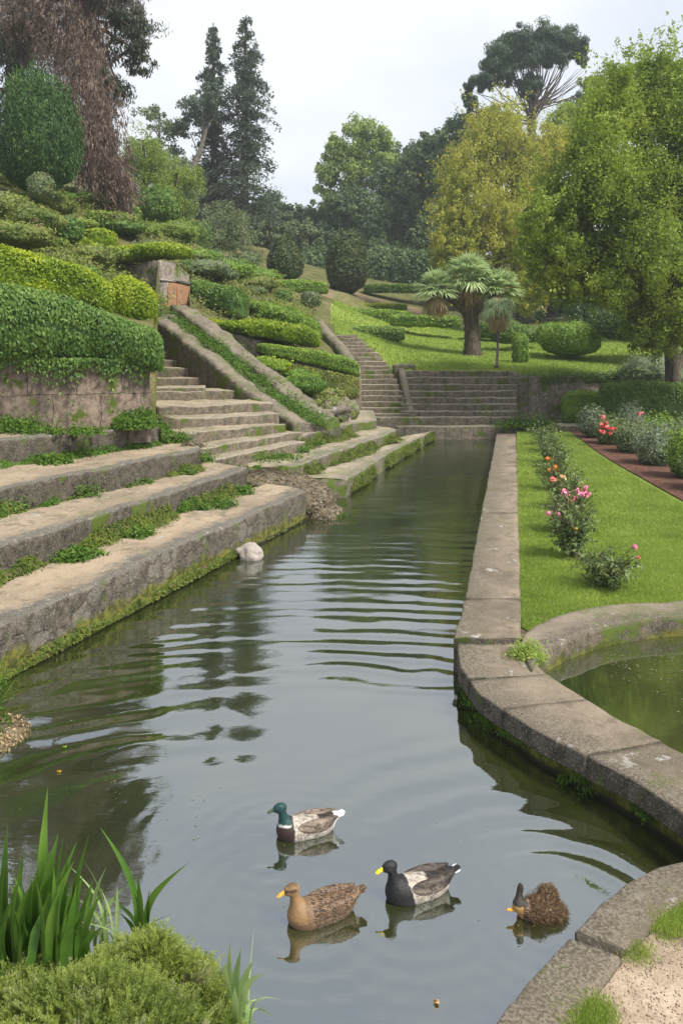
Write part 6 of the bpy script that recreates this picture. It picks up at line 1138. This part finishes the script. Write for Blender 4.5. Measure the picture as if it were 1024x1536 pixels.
# fine floating debris
rg = np.random.default_rng(71); mb = MB()
def flecks(px0, px1, py0, py1, z, n, L):
    px = rg.uniform(px0, px1, n); py = rg.uniform(py0, py1, n); Y = F*(H-z)/(py-HY); q = np.stack([(px-512)*Y/F, Y, np.full(n, z+.006)], 1); k = fbm(q*1.3, 9) > .5; leafs(mb, q[k], np.tile(A([0, 0, 1.]), (k.sum(), 1)), L, L*.6, rg, jit=.05, fold=.02)
flecks(0, 330, 960, 1260, 0, 260, .016); flecks(300, 740, 700, 1000, 0, 200, .02); flecks(820, 1024, 980, 1120, .165, 420, .022); flecks(400, 1000, 1050, 1500, 0, 70, .012)
tag(mb.build('floating_debris', M['straw'], smooth=False), kind='stuff')
# floating leaves
def floatleaf(lab, px, py, col, r):
    c = G(px, py, .008); t = NT('leaf_'+'tint'); m = t.end(t.prin(col, .5)); mb = MB(); rg = np.random.default_rng(px); a = np.linspace(0, 2*math.pi, 12, endpoint=False); rr = r*(1+.2*rg.normal(size=12)); ring = np.stack([np.cos(a)*rr, np.sin(a)*rr*.7, .004+.004*np.sin(a*3)], 1); mb.add(np.vstack([c+ring, c+ring*A([.9, .9, 1])-A([0, 0, .003])]), [np.arange(12)[None], np.stack([np.arange(12), np.arange(12)+12, (np.arange(12)+1) % 12+12, (np.arange(12)+1) % 12], 1)]); tag(mb.build('fallen_leaf', m), lab, 'leaf')
floatleaf('small yellow leaf floating on the dark water at the left', 89, 1157, (.8, .5, .02), .018); floatleaf('orange tan leaf floating near the bottom edge', 654, 1503, (.75, .42, .15), .019); floatleaf('tiny green leaf floating below the bank lump', 97, 1120, (.35, .5, .05), .02)
floatleaf('pale fleck of leaf floating in the round basin', 925, 1075, (.5, .48, .3), .05)

# ------------------------------------------------------------------ hazy air
t = NT('hazy_air'); v = t.n('ShaderNodeVolumePrincipled'); v.inputs['Color'].default_value = (.86, .90, .95, 1); v.inputs['Density'].default_value = .0008; v.inputs['Anisotropy'].default_value = .2; t.t.links.new(v.outputs[0], t.out.inputs['Volume'])
bxv = np.array([[x, y, z] for x in (-520, 520) for y in (-25, 200) for z in (-7, 75)], float); mb = MB(); mb.add(bxv, np.array([[0, 1, 3, 2], [4, 6, 7, 5], [0, 4, 5, 1], [2, 3, 7, 6], [0, 2, 6, 4], [1, 5, 7, 3]])); hzo = mb.build('haze', t.m, smooth=False); tag(hzo, kind='stuff')
print('terrain z range', ZZ.min(), ZZ.max())
